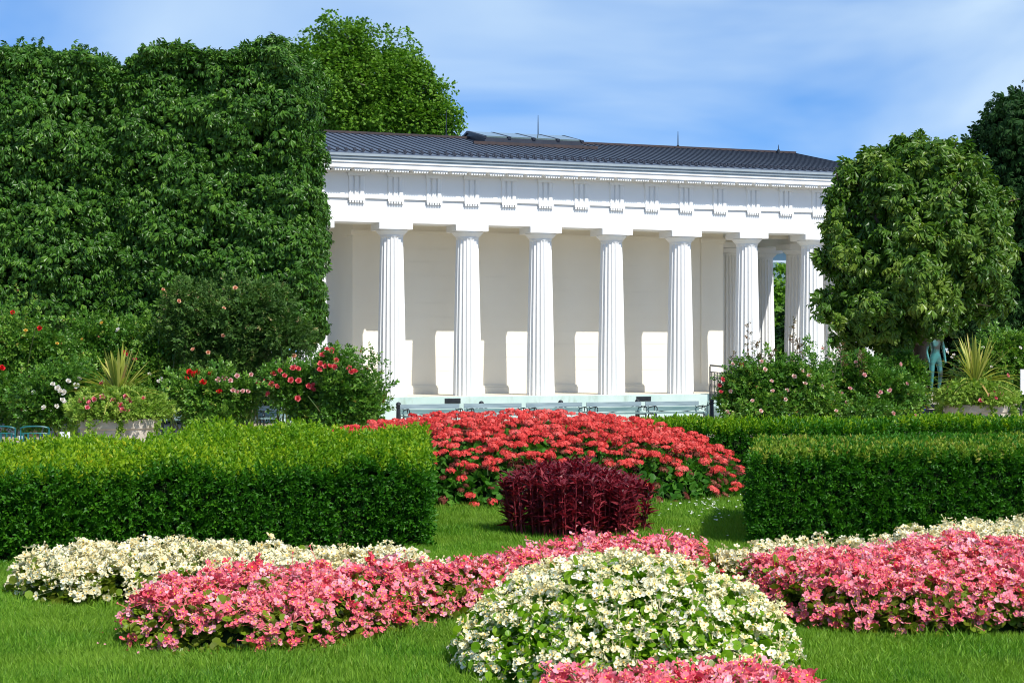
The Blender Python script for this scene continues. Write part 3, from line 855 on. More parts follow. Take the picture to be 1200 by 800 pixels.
    for s in range(3):
        Nn = unit(rng.normal(size=(m, 3)) * .8 + np.array((0, 0, .5)))
        hang_leaves(g, T_CHEST, P + np.array((0, 0, .05 * s)), Nn, .28 * rng.uniform(.7, 1.1, m), np.clip(rng.normal(.6, .2, m), 0, .97), .25, .8, .4)
    # inner leaves
    m = int(n * .25)
    P = np.stack([rng.uniform(x0 + .4, x1 - .4, m), rng.uniform(y0 + .5, y1 - .4, m), rng.uniform(z0 + .3, z1 - .3, m)], 1)
    hang_leaves(g, T_CHEST, P, unit(rng.normal(size=(m, 3))), .5 * np.ones(m), rng.uniform(0, .4, m))
    g.xf(lambda V: V - b3).build("crown", M_chestnut, root)
    return root

def ZP(py, d): return EYE - (py - HZ) / F * d
DB = 36.0
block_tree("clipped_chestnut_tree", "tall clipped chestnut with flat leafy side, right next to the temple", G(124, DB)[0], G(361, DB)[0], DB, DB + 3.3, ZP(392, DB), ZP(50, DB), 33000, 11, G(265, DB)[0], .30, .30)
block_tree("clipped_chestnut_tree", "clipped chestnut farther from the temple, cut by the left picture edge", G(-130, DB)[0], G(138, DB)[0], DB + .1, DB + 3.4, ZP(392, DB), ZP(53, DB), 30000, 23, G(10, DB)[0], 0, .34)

def B(px, py, d, rx, rz, ry=None):
    """blob from photo position and radii in photo pixels"""
    s = d / F
    return (P3(px, py, d), (rx * s, (ry or rx) * s, rz * s))
clump_tree("plane_tree", "tall sunlit green tree rising behind the temple roof", G(402, 76), 9,
           [B(395, 62, 76, 34, 36), B(372, 80, 77, 32, 40), B(425, 66, 76, 26, 34), B(410, 100, 76, 50, 40), B(462, 72, 77, 22, 30), B(480, 95, 76, 30, 34), B(450, 110, 76, 40, 40), B(505, 118, 76.5, 24, 30), B(520, 145, 76, 20, 22), B(440, 140, 76, 60, 34), B(385, 135, 76, 40, 36), B(490, 145, 76, 34, 26), B(360, 112, 78, 26, 45)],
           38000, [T_LOBED], .175, M_plane, M_barkpale, .38, droop=.2, seed=3, up=.5, clump=.55, rough=.28, shell=.5)
clump_tree("chestnut_tree", "round leafy chestnut standing before the right corner of the temple", G(1078, 40), 2.4,
           [B(1076, 235, 40, 74, 62), B(1026, 275, 39.6, 50, 58), B(1122, 290, 39.6, 60, 74), B(1050, 330, 39.2, 68, 56), B(1094, 335, 39.4, 70, 50), B(1102, 215, 40, 52, 42), B(1038, 228, 40, 46, 42), B(1012, 330, 39.6, 36, 46), B(1145, 332, 39.8, 38, 46), B(1072, 366, 39.6, 66, 24),
            B(986, 238, 39.8, 18, 22), B(974, 305, 39.6, 14, 18), B(985, 270, 39.7, 16, 18), B(1000, 380, 39.3, 22, 22), B(1030, 392, 39.3, 24, 16), B(1062, 178, 40, 20, 14), B(1116, 182, 40, 22, 16), B(1164, 238, 40, 20, 22), B(1172, 290, 40, 18, 24), B(988, 352, 39.4, 16, 20), B(1018, 192, 40, 20, 16), B(1000, 205, 40, 22, 20), B(985, 222, 40, 18, 18), B(1045, 395, 39.2, 30, 16)],
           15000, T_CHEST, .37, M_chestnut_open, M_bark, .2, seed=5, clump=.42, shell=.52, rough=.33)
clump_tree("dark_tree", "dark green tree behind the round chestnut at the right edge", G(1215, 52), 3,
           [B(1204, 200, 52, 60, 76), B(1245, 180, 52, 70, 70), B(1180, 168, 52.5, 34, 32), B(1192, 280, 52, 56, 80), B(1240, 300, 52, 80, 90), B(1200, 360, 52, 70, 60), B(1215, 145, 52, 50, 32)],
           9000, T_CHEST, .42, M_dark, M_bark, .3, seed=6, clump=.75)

def shrub(name, label, blobs, leafn, mat, size=.13, rough=.34, tpls=None, group=None, cat="shrub", seed=2, stem_px=None):
    """leafy bush: sprigs over blobs standing on stems"""
    c0 = np.mean([b[0] for b in blobs], 0)
    root = empty(name, (c0[0], c0[1], 0)); tag(root, label, cat, group)
    b3 = np.array((c0[0], c0[1], 0.0))
    g = Geo(); tp = tpls or T_ROSESPRIG
    area = np.array([r[0] * r[2] + r[0] * r[1] + r[1] * r[2] for _, r in blobs]); area /= area.sum(); leafn = int(leafn * .82)
    wv = Wave(seed, 4.6)
    for (c, r), w in zip(blobs, area):
        c, r = np.array(c), np.array(r); m = int(leafn * w)
        d = unit(rng.normal(size=(m, 3)) + np.array((0, -.35, .1)))
        P0 = c + d * r
        P = c + d * r * .90 * (rng.uniform(.42, 1.10, (m, 1)) * (1 + rough * wv(P0)[:, None]))
        P[:, 2] = np.maximum(P[:, 2], .03)
        tip = d + np.array((0, 0, .25)) + rng.normal(size=(m, 3)) * .6
        nr = d * .5 + np.array((0, 0, .9)) + rng.normal(size=(m, 3)) * .5
        R = frames(tip, nr); rnd = np.clip(rng.normal(.45, .22, m) + .15 * wv(P0 * .5), 0, .95); rnd[rng.random(m) < .025] = 1
        pick = rng.integers(0, len(tp), m)
        for i, t in enumerate(tp): g.inst(t, P[pick == i], R[pick == i], size * rng.uniform(.7, 1.2, (pick == i).sum()), rnd[pick == i], keep=.75)
        # inner leaves
        m = int(leafn * w * .22); d = unit(rng.normal(size=(m, 3))); P = c + d * r * rng.uniform(.1, .65, (m, 1)); P[:, 2] = np.maximum(P[:, 2], .03)
        g.inst(tp[0], P, frames(rng.normal(size=(m, 3)), rng.normal(size=(m, 3))), size * 1.5, rng.uniform(0, .3, m))
    # a few long shoots past the outline
    g.xf(lambda V: V - b3).build("foliage", mat, root)
    q = Geo()
    for c, r in blobs:
        for k in range(3):
            e = np.array(c) + rng.normal(size=3) * np.array(r) * .5
            limb_tube(q, (c[0] + rng.normal() * .08, c[1] + rng.normal() * .08, 0), e, .022, .008, .12)
    q.xf(lambda V: V - b3).build("stem", M_stem, root)
    return root, b3

ROSE_MESH = {}
def rose_mesh(mat):
    if mat.name not in ROSE_MESH: ROSE_MESH[mat.name] = [t_rose(s, .064).mesh("rose_bloom", mat) for s in (1, 2, 3)]
    return ROSE_MESH[mat.name]

def blooms(root, b3, blobs, spots, mat, size=1.0, label=None):
    """roses at photo positions, set on the near surface of the bush"""
    for px, py in spots:
        best = None
        o = np.array((0, 0, EYE)); dr = P3(px, py, 1.0) - o
        for c, r in blobs:
            c, r = np.array(c), np.array(r) * 1.08
            a = np.sum((dr / r) ** 2); bb = np.sum((dr / r) * ((o - c) / r)); cc = np.sum(((o - c) / r) ** 2) - 1
            D = bb * bb - a * cc
            t = (-bb - math.sqrt(D)) / a if D > 0 else -bb / a
            pen = 0 if D > 0 else 100 + max(0, -D)
            if best is None or t + pen < best[0]: best = (t + pen, t)
        p = o + dr * best[1]
        ax = unit(np.array((rng.normal() * .35 + .15, -.75, .55 + rng.normal() * .2)))
        R = frames_z(ax[None], 1)[0]
        b = obj("rose_bloom", rose_mesh(mat)[rng.integers(3)], root, mat4(R, p - b3, size * rng.uniform(.85, 1.2)))
        if label: b["label"] = label

RG = "rose bushes before the temple"
# left of the temple
bl = [B(290, 378, 33, 70, 46, 40), B(235, 385, 33, 50, 52, 40), B(335, 395, 32.8, 40, 42, 34), B(270, 425, 32.8, 60, 22, 30), B(300, 352, 33.2, 44, 24, 30), B(215, 360, 33.3, 30, 26)]
r_, b_ = shrub("rose_bush", "large dark standard rose bush with small peach blooms under the clipped chestnut", bl, 5200, M_rose_dark, .15, group=RG, cat="rose bush", seed=31)
blooms(r_, b_, bl, [(261, 394), (227, 410), (244, 413), (276, 338), (209, 353), (191, 340), (193, 347), (345, 418), (262, 362)], M_r_peach, .95)
bl = [B(255, 466, 31, 46, 30, 30), B(226, 462, 31.2, 26, 26), B(284, 462, 31, 22, 22), B(252, 490, 31, 34, 15)]
r_, b_ = shrub("rose_bush", "low rose bush with both scarlet and pale pink blooms, left of the bench", bl, 3000, M_rose, .15, group=RG, cat="rose bush", seed=32)
blooms(r_, b_, bl, [(222, 437), (218, 444), (226, 439), (231, 437), (248, 438), (238, 449), (257, 460)], M_r_red, 1.15, "scarlet rose bloom")
blooms(r_, b_, bl, [(256, 445), (263, 444), (270, 446), (278, 441), (294, 439), (273, 458), (279, 460), (285, 459), (290, 459)], M_r_pink, 1.05, "pale pink rose bloom")
bl = [B(350, 458, 30.6, 34, 32, 30), B(324, 446, 30.8, 20, 16), B(366, 482, 30.6, 26, 24)]
r_, b_ = shrub("rose_bush", "rose bush full of coral red blooms between bench and column", bl, 2300, M_rose, .15, group=RG, cat="rose bush", seed=33)
blooms(r_, b_, bl, [(302, 449), (312, 447), (320, 438), (327, 434), (318, 451), (324, 453), (315, 462), (344, 432), (349, 433), (341, 446), (350, 447), (361, 453), (368, 452), (366, 457), (349, 467), (333, 441)], M_r_coral, 1.1)
bl = [B(404, 455, 30, 42, 34, 30), B(388, 430, 30.2, 20, 24), B(420, 474, 30, 34, 28), B(398, 486, 30, 30, 20)]
r_, b_ = shrub("rose_bush", "tall rose bush with deep pink blooms nearest the white columns", bl, 2600, M_rose, .15, group=RG, cat="rose bush", seed=34)
blooms(r_, b_, bl, [(378, 416), (383, 410), (388, 411), (394, 423), (375, 427), (381, 429), (386, 430), (391, 430), (374, 434), (409, 432), (416, 436), (411, 436)], M_r_coral, 1.1)
bl = [B(22, 410, 32, 46, 46, 36), B(-20, 430, 32, 40, 60), B(58, 418, 32.4, 34, 36), B(15, 465, 31.6, 44, 40), B(-15, 385, 32.3, 24, 22)]
r_, b_ = shrub("rose_bush", "tall sprawling rose bush with a few scarlet blooms at the left edge", bl, 4000, M_rose, .16, group=RG, cat="rose bush", seed=35)
blooms(r_, b_, bl, [(15, 367), (1, 432), (47, 385)], M_r_red, 1.15)
blooms(r_, b_, bl, [(67, 403), (30, 388)], M_r_yellow, .8)
bl = [B(70, 466, 30.8, 40, 34, 30), B(92, 450, 31, 24, 24), B(50, 482, 30.8, 30, 24)]
r_, b_ = shrub("rose_bush", "low rose bush with white blooms left of the stone planter", bl, 2600, M_rose, .15, group=RG, cat="rose bush", seed=36)
blooms(r_, b_, bl, [(62, 451), (68, 455), (76, 460), (71, 459), (73, 469), (76, 472), (66, 476), (40, 460), (89, 452), (93, 445), (52, 478), (80, 447)], M_r_white, 1.0)
bl = [B(150, 405, 33.6, 52, 38, 34), B(105, 400, 33.6, 34, 32), B(190, 415, 33.6, 34, 40), B(110, 432, 33.4, 38, 34), B(175, 450, 33.4, 40, 34)]
r_, b_ = shrub("rose_bush", "rose bush of many buds behind the left stone planter", bl, 3800, M_rose, .16, group=RG, cat="rose bush", seed=37)
blooms(r_, b_, bl, [(139, 387)], M_r_white, 1.1); blooms(r_, b_, bl, [(97, 398), (120, 379)], M_r_yellow, .7); blooms(r_, b_, bl, [(175, 439), (190, 445), (186, 447)], M_r_white, .9)
blooms(r_, b_, bl, [(146, 414), (150, 415), (158, 422)], M_r_coral, 1.1)
# right of the temple
bl = [B(905, 450, 33, 52, 36, 34), B(870, 455, 33, 28, 34), B(948, 452, 33, 40, 36), B(900, 478, 32.8, 56, 22), B(960, 478, 32.8, 36, 22), B(858, 470, 33, 18, 22)]
r_, b_ = shrub("rose_bush", "wide rose bush with blush pink blooms beside the stair railing", bl, 4300, M_rose, .15, group=RG, cat="rose bush", seed=38)
G1 = [(893, 424), (896, 433), (904, 447), (906, 459), (921, 468), (922, 458), (939, 435), (943, 450), (962, 453), (948, 441), (964, 409), (891, 482), (856, 458), (858, 427), (852, 484), (968, 490), (980, 482), (882, 470), (930, 442)]
blooms(r_, b_, bl, G1, M_r_blush, .95)
blooms(r_, b_, bl, [(843, 452), (846, 445), (845, 460), (868, 428)], M_r_coral, .95, "faded coral rose bloom")
for px, y1, y0 in ((877, 378, 425), (886, 398, 425), (931, 374, 420), (937, 395, 420), (862, 412, 440), (905, 408, 428), (1008, 410, 430), (985, 402, 425)):
    q, w = Geo(), Geo()
    a, e = P3(px + rng.normal() * 3, y0 + 15, 33), P3(px, y1, 33)
    limb_tube(w, a, e, .010, .004, .1)
    for k in range(16):
        t = .25 + .75 * k / 16; p = a + (e - a) * t
        q.inst(T_ROSESPRIG[k % 2], p[None], frames(rng.normal(size=(1, 3)) + np.array((0, 0, .3)), np.array([[0, -.3, 1.]])), .11, rng.uniform(.2, 1, 1))
    cn = w.xf(lambda V: V - b_).build("cane", M_bark, r_)
    q.xf(lambda V: V - b_).build("young_leaves", M_rose_red, cn)
bl = [B(1020, 455, 33.4, 44, 32, 34), B(1050, 462, 33.4, 30, 30), B(990, 445, 33.6, 30, 30), B(1020, 482, 33.2, 54, 20), B(1010, 430, 33.6, 28, 18)]
r_, b_ = shrub("rose_bush", "rose bush with pink blooms and bronze shoots in front of the chestnut", bl, 3600, M_rose, .15, group=RG, cat="rose bush", seed=39)
blooms(r_, b_, bl, [(985, 461), (991, 472), (996, 456), (1028, 465), (1032, 460), (1043, 458), (1054, 427), (1062, 450), (1046, 485), (1072, 487), (1012, 440), (1003, 425)], M_r_pink, .95)
# background shrubs on the right and far left
bl = [B(1060, 440, 38.6, 20, 25), B(1048, 455, 38.6, 22, 28), B(1068, 464, 38.4, 14, 18)]
shrub("shrub", "small bright green shrub left of the bronze statue", bl, 2200, M_rose, .2, group="shrubs at the back", seed=41)
bl = [B(1175, 420, 47, 34, 44), B(1200, 440, 47, 36, 50), B(1150, 445, 47, 30, 34)]
r_, b_ = shrub("shrub", "green shrub with specks of white blossom behind the right planter", bl, 2600, M_rose, .22, group="shrubs at the back", seed=42)
blooms(r_, b_, bl, [(1152, 407), (1118, 416), (1195, 408), (1162, 430), (1110, 413), (1115, 419), (1190, 420)], M_r_white, .9)
# tall dark masses farther back
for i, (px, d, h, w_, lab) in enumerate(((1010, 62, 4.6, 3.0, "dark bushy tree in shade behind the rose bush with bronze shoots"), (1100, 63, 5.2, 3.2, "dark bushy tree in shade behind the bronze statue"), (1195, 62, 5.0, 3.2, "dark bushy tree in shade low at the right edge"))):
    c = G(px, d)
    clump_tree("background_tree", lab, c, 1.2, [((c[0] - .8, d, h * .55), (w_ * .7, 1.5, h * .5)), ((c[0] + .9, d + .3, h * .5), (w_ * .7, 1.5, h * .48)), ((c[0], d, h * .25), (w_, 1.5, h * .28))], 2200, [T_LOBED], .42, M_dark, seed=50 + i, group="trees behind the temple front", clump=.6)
for i, (px, d, h, w_, lab) in enumerate(((905, 84, 5.4, 4.2, "green tree glimpsed between the columns"), (965, 86, 6.2, 4.2, "green tree half hidden by the corner column"))):
    c = G(px, d)
    clump_tree("background_tree", lab, c, 1.4, [((c[0] - 1, d, h * .55), (w_ * .6, 1.7, h * .47)), ((c[0] + 1, d + .3, h * .5), (w_ * .6, 1.7, h * .45)), ((c[0], d, h * .25), (w_, 1.7, h * .27))], 2600, [T_LOBED], .42, M_plane, seed=60 + i, group="trees glimpsed beyond the temple", clump=.7)
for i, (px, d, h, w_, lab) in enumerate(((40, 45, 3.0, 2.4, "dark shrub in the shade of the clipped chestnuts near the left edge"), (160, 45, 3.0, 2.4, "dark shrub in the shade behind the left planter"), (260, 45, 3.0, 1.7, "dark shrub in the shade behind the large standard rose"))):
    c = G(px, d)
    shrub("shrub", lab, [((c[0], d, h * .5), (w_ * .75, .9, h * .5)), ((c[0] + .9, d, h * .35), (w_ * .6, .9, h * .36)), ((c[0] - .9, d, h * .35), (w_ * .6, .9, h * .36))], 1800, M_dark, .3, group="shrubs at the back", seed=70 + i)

# ---------------------------------------------------------------- hedges
def hedge(name, label, quad, hfun, dens, mat_side, mat_top, size, tips=0.0, group="clipped box hedges", seed=3, wild=.085):
    """quad: ground corners front-left, front-right, back-right, back-left; hfun(s,t) the top height"""
    FL, FR, BR_, BL = [np.array(q, float) for q in quad]
    c0 = (FL + FR + BR_ + BL) / 4
    root = empty(name, (c0[0], c0[1], 0)); tag(root, label, "hedge", group)
    b3 = np.array((c0[0], c0[1], 0.0))
    def XY(s, t):
        s, t = np.asarray(s)[..., None], np.asarray(t)[..., None]
        return (FL * (1 - s) + FR * s) * (1 - t) + (BL * (1 - s) + BR_ * s) * t
    wv, wf = Wave(seed, 2.2), Wave(seed + 1, 6.0)
    L, D = np.linalg.norm(FR - FL), np.linalg.norm(BL - FL)
    side, top = Geo(), Geo()
    Hm = float(np.mean(hfun(np.linspace(0, 1, 9), np.full(9, .05))))
    def place(g, P, N, upw, sz, rlo, rhi, sd=.45):
        m = len(P)
        tip = N * .6 + np.array((0, 0, upw)) + rng.normal(size=(m, 3)) * sd
        nr = N * .8 + np.array((0, 0, .5)) + rng.normal(size=(m, 3)) * .4
        R = frames(tip, nr); rnd = np.clip(rng.normal((rlo + rhi) / 2, (rhi - rlo) / 3, m) + .16 * wv(P * .5), 0, 1)
        pick = rng.integers(0, 3, m)
        for i, t in enumerate(T_SPRIG): g.inst(t, P[pick == i], R[pick == i], sz * rng.uniform(.75, 1.2, (pick == i).sum()), rnd[pick == i], keep=.6)
    ctr = XY(.5, .5)
    for (sa, ta, sb, tb, w) in ((0, 0, 1, 0, 1.0), (0, 0, 0, 1, .9), (1, 0, 1, 1, .9), (0, 1, 1, 1, .3)):
        a, b = XY(sa, ta), XY(sb, tb); ln = np.linalg.norm(b - a)
        m = int(ln * Hm * dens * w)
        u, v = rng.random(m), rng.random(m)
        ss, tt = sa + (sb - sa) * u, ta + (tb - ta) * u
        h = hfun(ss, tt)
        P = np.concatenate([XY(ss, tt), (v * h)[:, None]], 1)
        nn = np.array([b[1] - a[1], -(b[0] - a[0])]); nn = nn / np.linalg.norm(nn)
        if np.dot(nn, (a + b) / 2 - ctr) < 0: nn = -nn
        N = np.repeat(np.array([[nn[0], nn[1], 0.0]]), m, 0)
        P = P + N * (.055 * wv(P) + .035 * wf(P) - rng.random(m) ** 1.5 * .09 - .05)[:, None]
        # rounded shoulder
        P -= N * (np.maximum(0, v - .86) ** 2 * 5)[:, None]
        place(side, P, N, .35, size, .15, .75)
    m = int(L * D * dens * 1.0); ss, tt = rng.random(m), rng.random(m)
    P = np.concatenate([XY(ss, tt), hfun(ss, tt)[:, None]], 1)
    P[:, 2] += .03 * wv(P) + .02 * wf(P) - rng.random(m) ** 1.5 * .08 - .02
    place(side, P, np.repeat(np.array([[0, 0, 1.0]]), m, 0), .5, size, .25, .9)
    m = int(L * D * dens * tips); ss, tt = rng.random(m), rng.random(m)
    P = np.concatenate([XY(ss, tt), hfun(ss, tt)[:, None]], 1)
    hf = np.clip(.5 + .5 * wv(P * .7), 0, 1)
    kk = rng.random(m) < np.clip(.30 + .9 * hf, 0, 1); P, hf = P[kk], hf[kk]; m = len(P)
    P[:, 2] += -.05 + wild * (.35 + hf) * rng.random(m) ** 1.7
    place(top, P, np.repeat(np.array([[0, -.1, 1.0]]), m, 0), .8, size * 1.05, .1, .9, .38)
    side.xf(lambda V: V - b3).build("leaves", mat_side, root)
    if tips: top.xf(lambda V: V - b3).build("young_shoots", mat_top, root)
    # solid core for the twigs, inner shade put into its dark colour
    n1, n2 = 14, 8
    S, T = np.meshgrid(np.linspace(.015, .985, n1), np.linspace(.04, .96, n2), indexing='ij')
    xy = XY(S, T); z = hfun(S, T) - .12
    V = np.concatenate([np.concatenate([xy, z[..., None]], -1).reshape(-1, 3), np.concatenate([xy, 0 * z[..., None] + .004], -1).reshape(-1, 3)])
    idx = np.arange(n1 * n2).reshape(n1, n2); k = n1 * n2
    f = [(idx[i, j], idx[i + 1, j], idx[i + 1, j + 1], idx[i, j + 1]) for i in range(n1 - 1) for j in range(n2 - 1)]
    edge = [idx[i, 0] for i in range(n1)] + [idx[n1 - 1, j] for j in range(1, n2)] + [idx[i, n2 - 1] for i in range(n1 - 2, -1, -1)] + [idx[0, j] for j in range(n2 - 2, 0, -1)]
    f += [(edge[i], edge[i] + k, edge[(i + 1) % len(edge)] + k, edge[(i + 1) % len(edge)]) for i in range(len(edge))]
    q = Geo(); q.add(V - b3, f); q.build("hedge_shade_core", M_core, root)
    return root

hedge("box_hedge", "big domed box hedge with unruly bright shoots, left of the red bed",
      [G(-70, 14.9), G(503, 16.4), G(498, 19.4), G(-110, 18.6)],
      lambda s, t: .765 + (.115 - .06 * np.clip(s * 5 - 4.2, 0, 1)) * np.sin(np.clip(t, 0, 1) * 2.4) ** .8 + .034 * np.sin(s * 17 + t * 5) + .028 * np.sin(s * 29 - t * 4 + 1) - .15 * np.exp(-(s / .36) ** 2) * t, 900, M_box, M_boxtip, .125, tips=.5, seed=81, wild=.20)
hedge("box_hedge", "square clipped box hedge with yellowish top, right of the wine red plants",
      [G(882, 16.5), G(1300, 17.2), G(1300, 20.0), G(890, 19.3)],
      lambda s, t: .86 + .035 * np.sin(np.clip(t, 0, 1) * 3.1) + 0 * s, 900, M_box, M_boxdry, .12, tips=.5, seed=83, wild=.05)
hedge("box_hedge", "low bright box hedge running in front of the pink rose bushes",
      [G(745, 25.0), G(1300, 26.2), G(1300, 27.6), G(745, 26.2)],
      lambda s, t: .70 + .04 * np.sin(np.clip(t, 0, 1) * 3.1) + .025 * np.sin(s * 23), 480, M_box, M_boxtip, .16, tips=.7, seed=85)

# ---------------------------------------------------------------- flower beds
def poly_ground(pts):
    """smooth closed outline through (photo x, distance) points"""
    p = np.array([G(*q) for q in pts])
    for _ in range(3):
        nx = np.roll(p, -1, 0); p = np.stack([p * .75 + nx * .25, p * .25 + nx * .75], 1).reshape(-1, 2)
    return p

def inside_dist(poly, xy):
    a, b = poly, np.roll(poly, -1, 0)
    out = np.zeros(len(xy), bool); best = np.full(len(xy), 1e9); nrm = np.zeros((len(xy), 2))
    for p, q in zip(a, b):
        c = (p[1] > xy[:, 1]) != (q[1] > xy[:, 1])
        with np.errstate(divide='ignore', invalid='ignore'):
            xs = p[0] + (xy[:, 1] - p[1]) * (q[0] - p[0]) / (q[1] - p[1])
        out ^= c & (xy[:, 0] < xs)
        e = q - p; t = np.clip(((xy - p) @ e) / max(e @ e, 1e-9), 0, 1)
        dv = xy - (p + t[:, None] * e); dd = np.linalg.norm(dv, axis=1)
        k = dd < best; best[k] = dd[k]; nrm[k] = dv[k]
    return out, best, -unit(nrm)

def bed_surface(poly, H, w, dens, seed):
    """points and normals over a rounded-edge bed of height H"""
    wv = Wave(seed, 2.0)
    lo, hi = poly.min(0), poly.max(0)
    m = int((hi - lo).prod() * dens * 1.25)
    xy = lo + rng.random((m, 2)) * (hi - lo)
    ins, dist, out = inside_dist(poly, xy)
    xy, dist, out = xy[ins], dist[ins], out[ins]
    k = dist > w
    P1 = np.concatenate([xy[k], np.full((k.sum(), 1), H)], 1); N1 = np.repeat(np.array([[0, 0, 1.0]]), k.sum(), 0)
    seg = np.linalg.norm(np.roll(poly, -1, 0) - poly, axis=1); per = seg.sum()
    m = int(per * (w + H) * dens * .95)
    i = rng.choice(len(poly), m, p=seg / per); t = rng.random((m, 1))
    e = np.roll(poly, -1, 0)[i] - poly[i]; q = poly[i] + e * t
    cen = np.array([e[:, 1], -e[:, 0]]).T; cen = unit(cen)
    ok, _, _ = inside_dist(poly, q - cen * .02); cen[~ok] *= -1
    th = rng.random(m) * math.pi / 2
    P2 = np.concatenate([q - cen * (w * (1 - np.cos(th)))[:, None], (H * np.sin(th))[:, None]], 1)
    N2 = np.concatenate([cen * np.cos(th)[:, None], np.sin(th)[:, None]], 1)
    ok, d2, _ = inside_dist(poly, P2[:, :2]); 
    P2, N2 = P2[ok], N2[ok]
    P, N = np.concatenate([P1, P2]), np.concatenate([N1, N2])
    P[:, 2] *= 1 + .13 * wv(P * np.array((1, 1, 0))) + .07 * Wave(seed + 40, 7.0)(P * np.array((1, 1, 0)))
    return P, N

def bed_core(poly, H, w, mat, root, b3, step=.09):
    lo, hi = poly.min(0), poly.max(0)
    nx, ny = int((hi[0] - lo[0]) / step) + 2, int((hi[1] - lo[1]) / step) + 2
    X, Y = np.meshgrid(lo[0] + np.arange(nx) * step, lo[1] + np.arange(ny) * step, indexing='ij')
    xy = np.stack([X.ravel(), Y.ravel()], 1); ins, dist, _ = inside_dist(poly, xy)
    dist = np.where(ins, dist, 0); c = np.clip(1 - dist / w, 0, 1)
    z = H * np.sqrt(np.clip(1 - np.clip(c * 1.35, 0, 1) ** 2, 0, 1)) - .10 + .02 * np.sin(xy[:, 0] * 40) * np.sin(xy[:, 1] * 37)
    z = np.maximum(z, .006)
    idx = np.arange(nx * ny).reshape(nx, ny); I = ins.reshape(nx, ny)
    ok = I[:-1, :-1] & I[1:, :-1] & I[1:, 1:] & I[:-1, 1:]
    f = np.stack([idx[:-1, :-1], idx[1:, :-1], idx[1:, 1:], idx[:-1, 1:]], -1)[ok]
    g = Geo(); g.add(np.concatenate([xy, z[:, None]], 1) - b3, f); g.build("bed_shade_core", mat, root)  # solid filler under the plants, its dark colour painted as shade

def dome_surface(c, R, H, n, pw=1.0):
    d = unit(rng.normal(size=(n, 3))); d[:, 2] = np.abs(d[:, 2])
    P = np.array((c[0], c[1], 0)) + d * np.array((R[0], R[1], H))
    N = unit(d / np.array((R[0], R[1], H)))
    return P, N

def begonias(name, label, surf, petal_m, leaf_m, dens_note, core, c0, size=1.0, leaf_n=None, up=.35, leaf_size=.062, nflower=5, seed=0):
    """a bed of begonias: leaves, 100 flower clusters as parts, the rest as one mass"""
    root = empty(name, (c0[0], c0[1], 0)); tag(root, label, "flower bed", "begonia beds on the lawn")
    b3 = np.array((c0[0], c0[1], 0.0))
    core(root, b3)
    P, N = surf
    m = len(P)
    # leaves under the flowers
    k = rng.integers(0, m, leaf_n or int(m * 5))
    low = np.nonzero(P[:, 2] < .7 * P[:, 2].max())[0]; k = np.concatenate([k, rng.choice(low, int(len(k) * 1.8))])
    LP = P[k] - N[k] * rng.uniform(.0, .10, (len(k), 1)) + rng.normal(size=(len(k), 3)) * .025
    LP[:, 2] = np.maximum(LP[:, 2], .01)
    R = frames(N[k] * .5 + rng.normal(size=(len(k), 3)) * .8, N[k] * .8 + np.array((0, 0, .5)) + rng.normal(size=(len(k), 3)) * .45)
    g = Geo(); g.inst(T_ROUND, LP, R, leaf_size * rng.uniform(.6, 1.25, len(k)), np.clip(rng.normal(.45, .28, len(k)), 0, 1))
    g.xf(lambda V: V - b3).build("leaves", leaf_m, root)
    tpls = [t_begonia_cluster(seed * 10 + s, nflower, .055, .060) for s in range(6)]
    mats = [petal_m, M_yolk, M_budpink if petal_m is M_pink_petal else M_bud]
    keep = (P[:, 2] > .04)
    P, N = P[keep], N[keep]; m = len(P)
    FP = P + N * rng.uniform(-.02, .055, (m, 1)) + np.array((0, 0, 1.0)) * (rng.random((m, 1)) ** 4 * .07)
    ax = N * .7 + np.array((0, 0, up)) + np.array((.10, -.28, 0)) + rng.normal(size=(m, 3)) * .3
    R = frames_z(ax, m); S = size * rng.uniform(.8, 1.2, m); rn = np.clip(rng.normal(.55, .36, m), 0, 1); pick = rng.integers(0, 6, m)
    cd = np.linalg.norm(FP - np.array((0, 0, EYE)), axis=1) + np.where((N @ np.array((0, -.9, .4))) < .1, 50, 0)
    x = FP[:, 0] / FP[:, 1] * F + CX; y = HZ + (EYE - FP[:, 2]) / FP[:, 1] * F
    cd += np.where((x < 5) | (x > 1195) | (y > 792), 80, 0)
    near = np.argsort(cd)[:100]; rest = np.ones(m, bool); rest[near] = False
    mes = [Geo().inst(t, np.zeros((1, 3)), np.eye(3)[None], 1.0, np.array([v])).mesh("flower_cluster", mats) for t in tpls for v in (.35, .7)]
    for i in near: obj("flower_cluster", mes[pick[i] * 2 + int(rn[i] > .5)], root, mat4(R[i], FP[i] - b3, S[i]))
    g = Geo()
    for i, t in enumerate(tpls):
        q = rest & (pick == i); g.inst(t, FP[q], R[q], S[q], rn[q])
    g.xf(lambda V: V - b3).build("flowers", mats, root, kind="stuff")
    return root

def polybed(name, label, pts, H, w, dens, petal_m, leaf_m, seed, **kw):
    poly = poly_ground(pts); c0 = poly.mean(0)
    begonias(name, label, bed_surface(poly, H, w, dens, seed), petal_m, leaf_m, None, lambda r, b: bed_core(poly, H, w, M_core, r, b), c0, seed=seed, **kw)
    return poly

